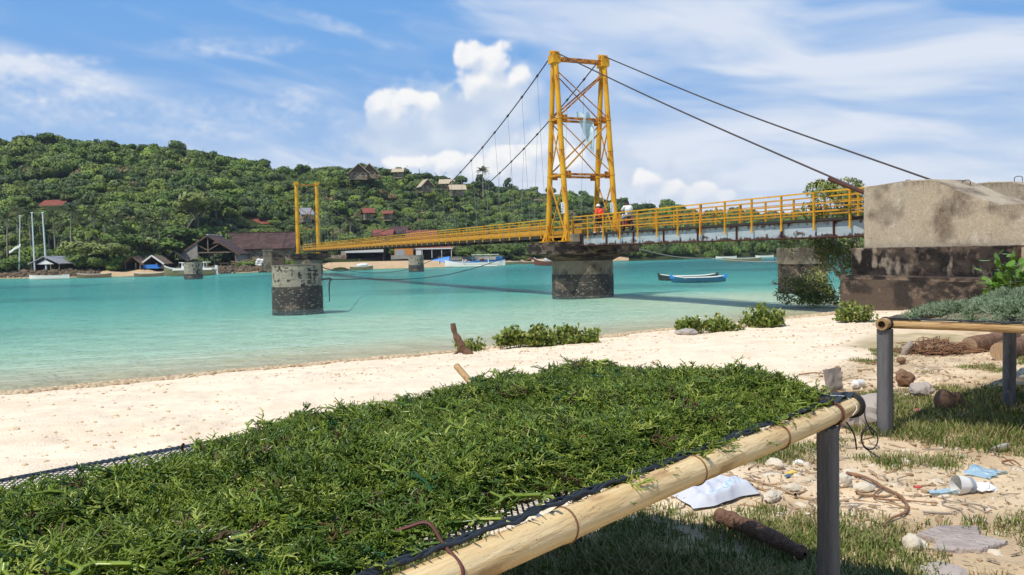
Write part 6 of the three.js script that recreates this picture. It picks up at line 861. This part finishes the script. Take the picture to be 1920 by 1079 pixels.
  { const g = rock(44, 0.10, 0.05, 0.07, 2, 0.4); put('litter_scrap', g, 'paper white', 'white scrap of polystyrene beside the front post', 'scrap', 1497, 868, 0); put('litter_scrap', box(0.09, 0.008, 0.04, 0, 0.015, 0, 0.2), mat('yellow wrapper', { color: sc(226, 190, 70), roughness: 0.4 }), 'yellow and blue wrapper among sticks left of the front post', 'wrapper', 1485, 890, 0.4); put('litter_scrap', box(0.06, 0.008, 0.03, 0, 0.015, 0, 0.6), 'blue hull', 'dark blue wrapper scrap beside the yellow one', 'wrapper', 1478, 896, 0.2); put('litter_scrap', box(0.05, 0.008, 0.03, 0, 0.015, 0, 0.3), mat('red wrapper', { color: sc(206, 70, 64), roughness: 0.4 }), 'small red and white packet on the sand', 'packet', 1722, 918, 0.2); put('plastic_bottle', [new THREE.CylinderGeometry(0.05, 0.05, 0.14, 16).rotateZ(1.5).translate(0, 0.05, 0), new THREE.CylinderGeometry(0.02, 0.045, 0.05, 14).rotateZ(1.5).translate(-0.09, 0.053, 0)], 'cup plastic', 'white plastic canister lying on the litter pile', 'canister', 1610, 728, 0.6); put('litter_scrap', rock(46, 0.10, 0.05, 0.08, 2, 0.6).translate(0, 0.04, 0), mat('faded red plastic', { color: sc(156, 92, 90), roughness: 0.6 }), 'faded red plastic lump at the shadow edge', 'plastic lump', 1722, 780, 0); put('bark_slab', surf(12, 10, (u, v) => [(u - 0.5) * 0.30, 0.02 + 0.26 * v, 0.06 * Math.cos(u * 3) + 0.03 * vn(u * 5, v * 5) - 0.06 * v]), 'grey stick', 'upright grey husk slab behind the end of the front rack', 'husk', 1565, 738, 0.2); }
  // driftwood
  mat('vine wood', { map: rep(tex(128, 512, (u, v) => mix3([170, 128, 92], [104, 74, 54], fbm(u * 14, v * 9, 4))), 4, 1), roughness: 0.9 });
  { const P = [[1588, 894], [1622, 902], [1655, 920], [1688, 938], [1702, 958], [1696, 970], [1672, 980], [1656, 996]].map(([a, b]) => { const p = onGround(a, b); p.y += 0.025; return p; }); single('driftwood_branch', [tube(P, (s) => 0.0125 * (1 - 0.35 * s) * (1 + 0.3 * Math.sin(s * 30) * 0.4), 50, 8), tube([P[2].clone(), onGround(1640, 940).add(v3(0, 0.02, 0)), onGround(1700, 945).add(v3(0, 0.02, 0)), onGround(1760, 950).add(v3(0, 0.02, 0))], 0.008, 16, 5, 0.5)], M['vine wood'], 'twisted driftwood branch curling over the grass right of the front post', 'branch'); }
  { const a = onGround(1345, 985), b = onGround(1510, 1062); a.y += 0.06; b.y += 0.06; single('fallen_log', tube([a, a.clone().lerp(b, 0.5).add(v3(0, 0.015, 0)), b], (s) => 0.042 * Math.pow(Math.min(1, Math.min(s, 1 - s) * 30 + 0.02), 0.4) * (1 + 0.35 * vn(s * 11, 3) - 0.25 * s), 60, 12), M.driftwood, 'thick pole lying in the shade under the front rack', 'log'); }
  { const a = onGround(1368, 902), b = onGround(1408, 922); a.y = b.y += 0.03; single('bamboo_scrap', tube([a, a.clone().lerp(b, 0.5), b], 0.025, 6, 8), M['dry stick'], 'short thick stick beside the top corner of the white sack', 'stick'); }
  const log = (label, A, B, r, seed) => { const a = onGround(...A), b = onGround(...B); a.y += r * 0.85; b.y += r * 0.85; const t = thing('log', label, 'log', a), d = b.clone().sub(a); mesh('trunk', tube([v3(0, 0, 0), d.clone().multiplyScalar(0.5), d], (s) => r * (1 + 0.06 * Math.sin(s * 9)), 20, 16), M.driftwood, t); const c = new THREE.CircleGeometry(r * 0.98, 18); c.applyQuaternion(new THREE.Quaternion().setFromUnitVectors(v3(0, 0, 1), d.clone().negate().normalize())); c.translate(...d.clone().normalize().multiplyScalar(-0.003).toArray()); mesh('cut_face', c, M['dry stick'], t); return t; };
  log('sawn log lying behind the second rack, its cut face to the left', [1818, 662], [1900, 644], 0.13, 1); log('second sawn log, nearer and partly behind the rear post', [1876, 676], [1945, 655], 0.14, 2);
  { const p = onGround(1755, 664), t = thing('root_mass', 'tangled brown root mass of a palm lying on the sand', 'root', p), R = rng(151), g = []; for (let i = 0; i < 420; i++) { const a = R() * 6.28, r = 0.55 * Math.sqrt(R()), q = v3(Math.cos(a) * r, 0.02 + 0.26 * (1 - r / 0.6) * Math.sqrt(R()), Math.sin(a) * r * 0.6), e = q.clone().add(v3((R() - 0.5) * 0.5, (R() - 0.35) * 0.16, (R() - 0.5) * 0.4)); g.push(tube([q, q.clone().lerp(e, 0.5).add(v3(0, 0.04 * R(), 0)), e], 0.005 + 0.006 * R(), 4, 4, 0.4)); } mesh('tangle', g, M['vine wood'], t); mesh('core', rock(50, 0.62, 0.20, 0.4, 4, 0.6).translate(0, 0.08, 0), M.husk, t); mesh('sheath', rock(52, 0.12, 0.30, 0.12, 2, 0.3).rotateZ(-0.7).translate(-0.5, 0.1, 0.1), M['grey stick'], t); }
  { mat('slate', { map: rep(tex(256, 256, (u, v) => mix3([196, 184, 174], [146, 132, 124], fbm(u * 6, v * 6, 5, 6))), 2), color: sc(245, 240, 236), roughness: 0.95, bumpMap: rep(roughBump, 3), bumpScale: 0.02 }); const s = new THREE.Shape([[-0.24, -0.10], [-0.02, -0.16], [0.2, -0.10], [0.13, 0.02], [0.24, 0.14], [0.04, 0.20], [-0.16, 0.12], [-0.11, 0.02]].map(([x, y]) => new THREE.Vector2(x, y))), g = new THREE.ExtrudeGeometry(s, { depth: 0.025, bevelEnabled: true, bevelSize: 0.012, bevelThickness: 0.01, bevelSegments: 2 }); g.rotateX(-Math.PI / 2); put('stone_slab', g, 'slate', 'flat broken grey slab lying in the grass at the lower right', 'slab', 1800, 1020, 0.2); const g2 = rock(55, 0.30, 0.06, 0.2, 3, 0.35); put('stone_slab', g2, 'slate', 'low grey slab at the bottom edge below the broken one', 'slab', 1760, 1074, 0.2); }
  for (const [a, b, c, d2, lab] of [[1625, 684, 1668, 686, 'forked twig lying on the clean sand left of the rear post'], [1498, 705, 1560, 706, 'thin branching twig on the sand above the rack end'], [1880, 870, 1915, 878, 'short dark twig near the right edge']]) { const p = onGround(a, b), q = onGround(c, d2); p.y += 0.015; q.y += 0.015; single('twig', [tube([p, p.clone().lerp(q, 0.5).add(v3(0, 0.03, 0.02)), q], 0.010, 12, 6, 0.5), tube([p.clone().lerp(q, 0.6), q.clone().add(v3(-0.08, 0.05, -0.1))], 0.006, 6, 5, 0.5)], M['vine wood'], lab, 'twig'); }
}
// pebbles and coral grit
{
  const R = rng(161), A = [], B = [], C = [];
  for (let i = 0; i < 46000; i++) { const x = mix(-15, 15, R()), s = mix(0.3, 2.7, Math.pow(R(), 0.9)) + (vn(x * 0.8, 3) - 0.5) * 0.5, z = 22.9 + 0.684 * x - s * 1.212, q = mix(0.016, 0.055, Math.pow(R(), 2.2)); if (z < 3) continue; A.push([x, groundY(x, z) + q * 0.15, z, q, q * 0.6, q, R() * 6.28, R() - 0.5]); }
  for (let i = 0; i < 22000; i++) { const x = mix(-12, 14, R()), z = mix(3.5, 30, Math.pow(R(), 0.8)), s = inland(x, z); if (s < 1.5 || soil(x, z) > 0.3) continue; if (fbm(x * 0.5 + 60, z * 0.7, 3) < 0.46 && R() < 0.8) continue; const q = mix(0.006, 0.024, Math.pow(R(), 3)) * (R() < 0.02 ? 1.8 : 1); B.push([x, groundY(x, z) + q * 0.15, z, q * 1.2, q * 0.55, q, R() * 6.28, R() - 0.5]); }
  for (let i = 0; i < 15000; i++) { const x = mix(0.3, 11, R()), z = mix(3.2, 14, Math.pow(R(), 1.1)); if (soil(x, z) < 0.35) continue; const q = mix(0.005, 0.022, Math.pow(R(), 2.8)); C.push([x, groundY(x, z) + q * 0.2, z, q * 1.3, q * 0.6, q, R() * 6.28, R() - 0.5]); }
  const g = rock(60, 2, 2, 2, 1, 0.35), c = (a, b) => (i) => { const h = rng(i * 3 + 7)(); return mix3(a, b, h); };
  scatter('pebbles', 'band of coral pebbles along the waterline', 'pebbles', g, M['pale stone'], A, c([1.05, 0.95, 0.80], [0.55, 0.44, 0.33])); scatter('coral_grit', 'scattered coral fragments on the dry beach', 'coral fragments', g, M['pale stone'], B, c([1.15, 1.05, 0.92], [0.80, 0.66, 0.50])); scatter('gravel', 'stony debris on the soil around the racks', 'gravel', g, M['pale stone'], C, c([0.95, 0.86, 0.72], [0.40, 0.28, 0.18]));
  // dry chips and leaves
  const chip = tris([-1, 0, -0.25, 1, 0.1, -0.2, 0.9, 0.1, 0.25, -1, 0, -0.25, 0.9, 0.1, 0.25, -0.9, 0.05, 0.2]), D = []; for (let i = 0; i < 16000; i++) { const x = mix(0.2, 10, R()), z = mix(3.2, 13, R()); if (soil(x, z) < 0.3 || fbm(x * 1.3 + 4, z * 1.3, 3) < 0.42) continue; const q = mix(0.008, 0.04, R() * R()); D.push([x, groundY(x, z) + 0.006 + R() * 0.01, z, q, q, q * 0.8, R() * 6.28, (R() - 0.5) * 0.6]); }
  scatter('dry_litter', 'dry leaf and bark chips strewn over the soil', 'leaf litter', chip, mat('chip', { color: sc(255, 255, 255), roughness: 1, side: THREE.DoubleSide }), D, c([0.42, 0.29, 0.18], [0.16, 0.10, 0.06]));
}
// grass
{
  const R = rng(171), pos = [], tuft = (n, h, sp) => { const P = [], r2 = rng(n * 7 + 1); for (let i = 0; i < n; i++) { const a = r2() * 6.28, l = h * mix(0.5, 1.2, r2()), bx = (r2() - 0.5) * sp, bz = (r2() - 0.5) * sp, dx = Math.cos(a) * l * mix(0.2, 0.9, r2()), dz = Math.sin(a) * l * mix(0.2, 0.9, r2()), w = 0.0022 + 0.0018 * r2(), px = -Math.sin(a) * w, pz = Math.cos(a) * w, m = [bx + dx * 0.45, l * 0.62, bz + dz * 0.45], e = [bx + dx, l * 0.85, bz + dz]; P.push(bx - px, 0, bz - pz, bx + px, 0, bz + pz, m[0] + px, m[1], m[2] + pz, bx - px, 0, bz - pz, m[0] + px, m[1], m[2] + pz, m[0] - px, m[1], m[2] - pz, m[0] - px, m[1], m[2] - pz, m[0] + px, m[1], m[2] + pz, e[0], e[1], e[2]); } return tris(P); };
  leafMat('grass', 1, 1, 1, { roughness: 0.55, transmission: 0.25, thickness: 0 });
  const short = [], long = [];
  for (let i = 0; i < 46000; i++) { const x = mix(-1.0, 9, R()), z = mix(3.0, 13.5, Math.pow(R(), 1.25)); const s = soil(x, z); if (s < 0.25) continue; const patch = fbm(x * 0.8 + 31, z * 0.9 + 2, 4), near = sst(5.6, 4.4, z) * sst(1.2, 1.9, x), under = sst(0.2, -0.1, (x - 1.2) * 0.687 + (z - 3.3) * 0.727) * sst(4.9, 4.2, z); if (patch + 0.34 * near + 0.10 * under < 0.50 + 0.16 * R()) continue; short.push([x, groundY(x, z) - 0.004, z, 1, mix(0.7, 1.3, R()), 1, R() * 6.28, 0, 0, patch]); }
  for (let i = 0; i < 3300; i++) { const shade2 = R() < 0.45; let x, z; if (shade2) { const a = mix(-0.1, 3.2, R()), n = -mix(-0.25, 1.9, R()), p = RP(O2, a, n, 0); x = p.x; z = -p.z; } else { const a = mix(-2.6, 0.1, R()), n = mix(-0.1, 1.4, R()), p = RP(O1, a, n, 0); x = p.x; z = -p.z; } if (fbm(x * 1.6, z * 1.6 + 8, 3) < 0.40) continue; long.push([x, groundY(x, z) - 0.004, z, 1, mix(0.6, 1.3, R()), 1, R() * 6.28, 0]); }
  const gc = (i) => { const h = rng(i * 5 + 11)(); return h > 0.72 ? [0.38, 0.31, 0.14] : mix3([0.12, 0.165, 0.028], [0.24, 0.26, 0.07], h); };
  scatter('grass', 'short sparse grass on the sandy soil at the right', 'grass', tuft(16, 0.055, 0.12), M.grass, short, gc); scatter('grass', 'longer grass growing in the shade under the racks', 'grass', tuft(15, 0.11, 0.16), M.grass, long, gc);
}
scene.fog = new THREE.FogExp2(new THREE.Color(0.72, 0.82, 0.95), 0.00016);
renderer.render(scene, camera);
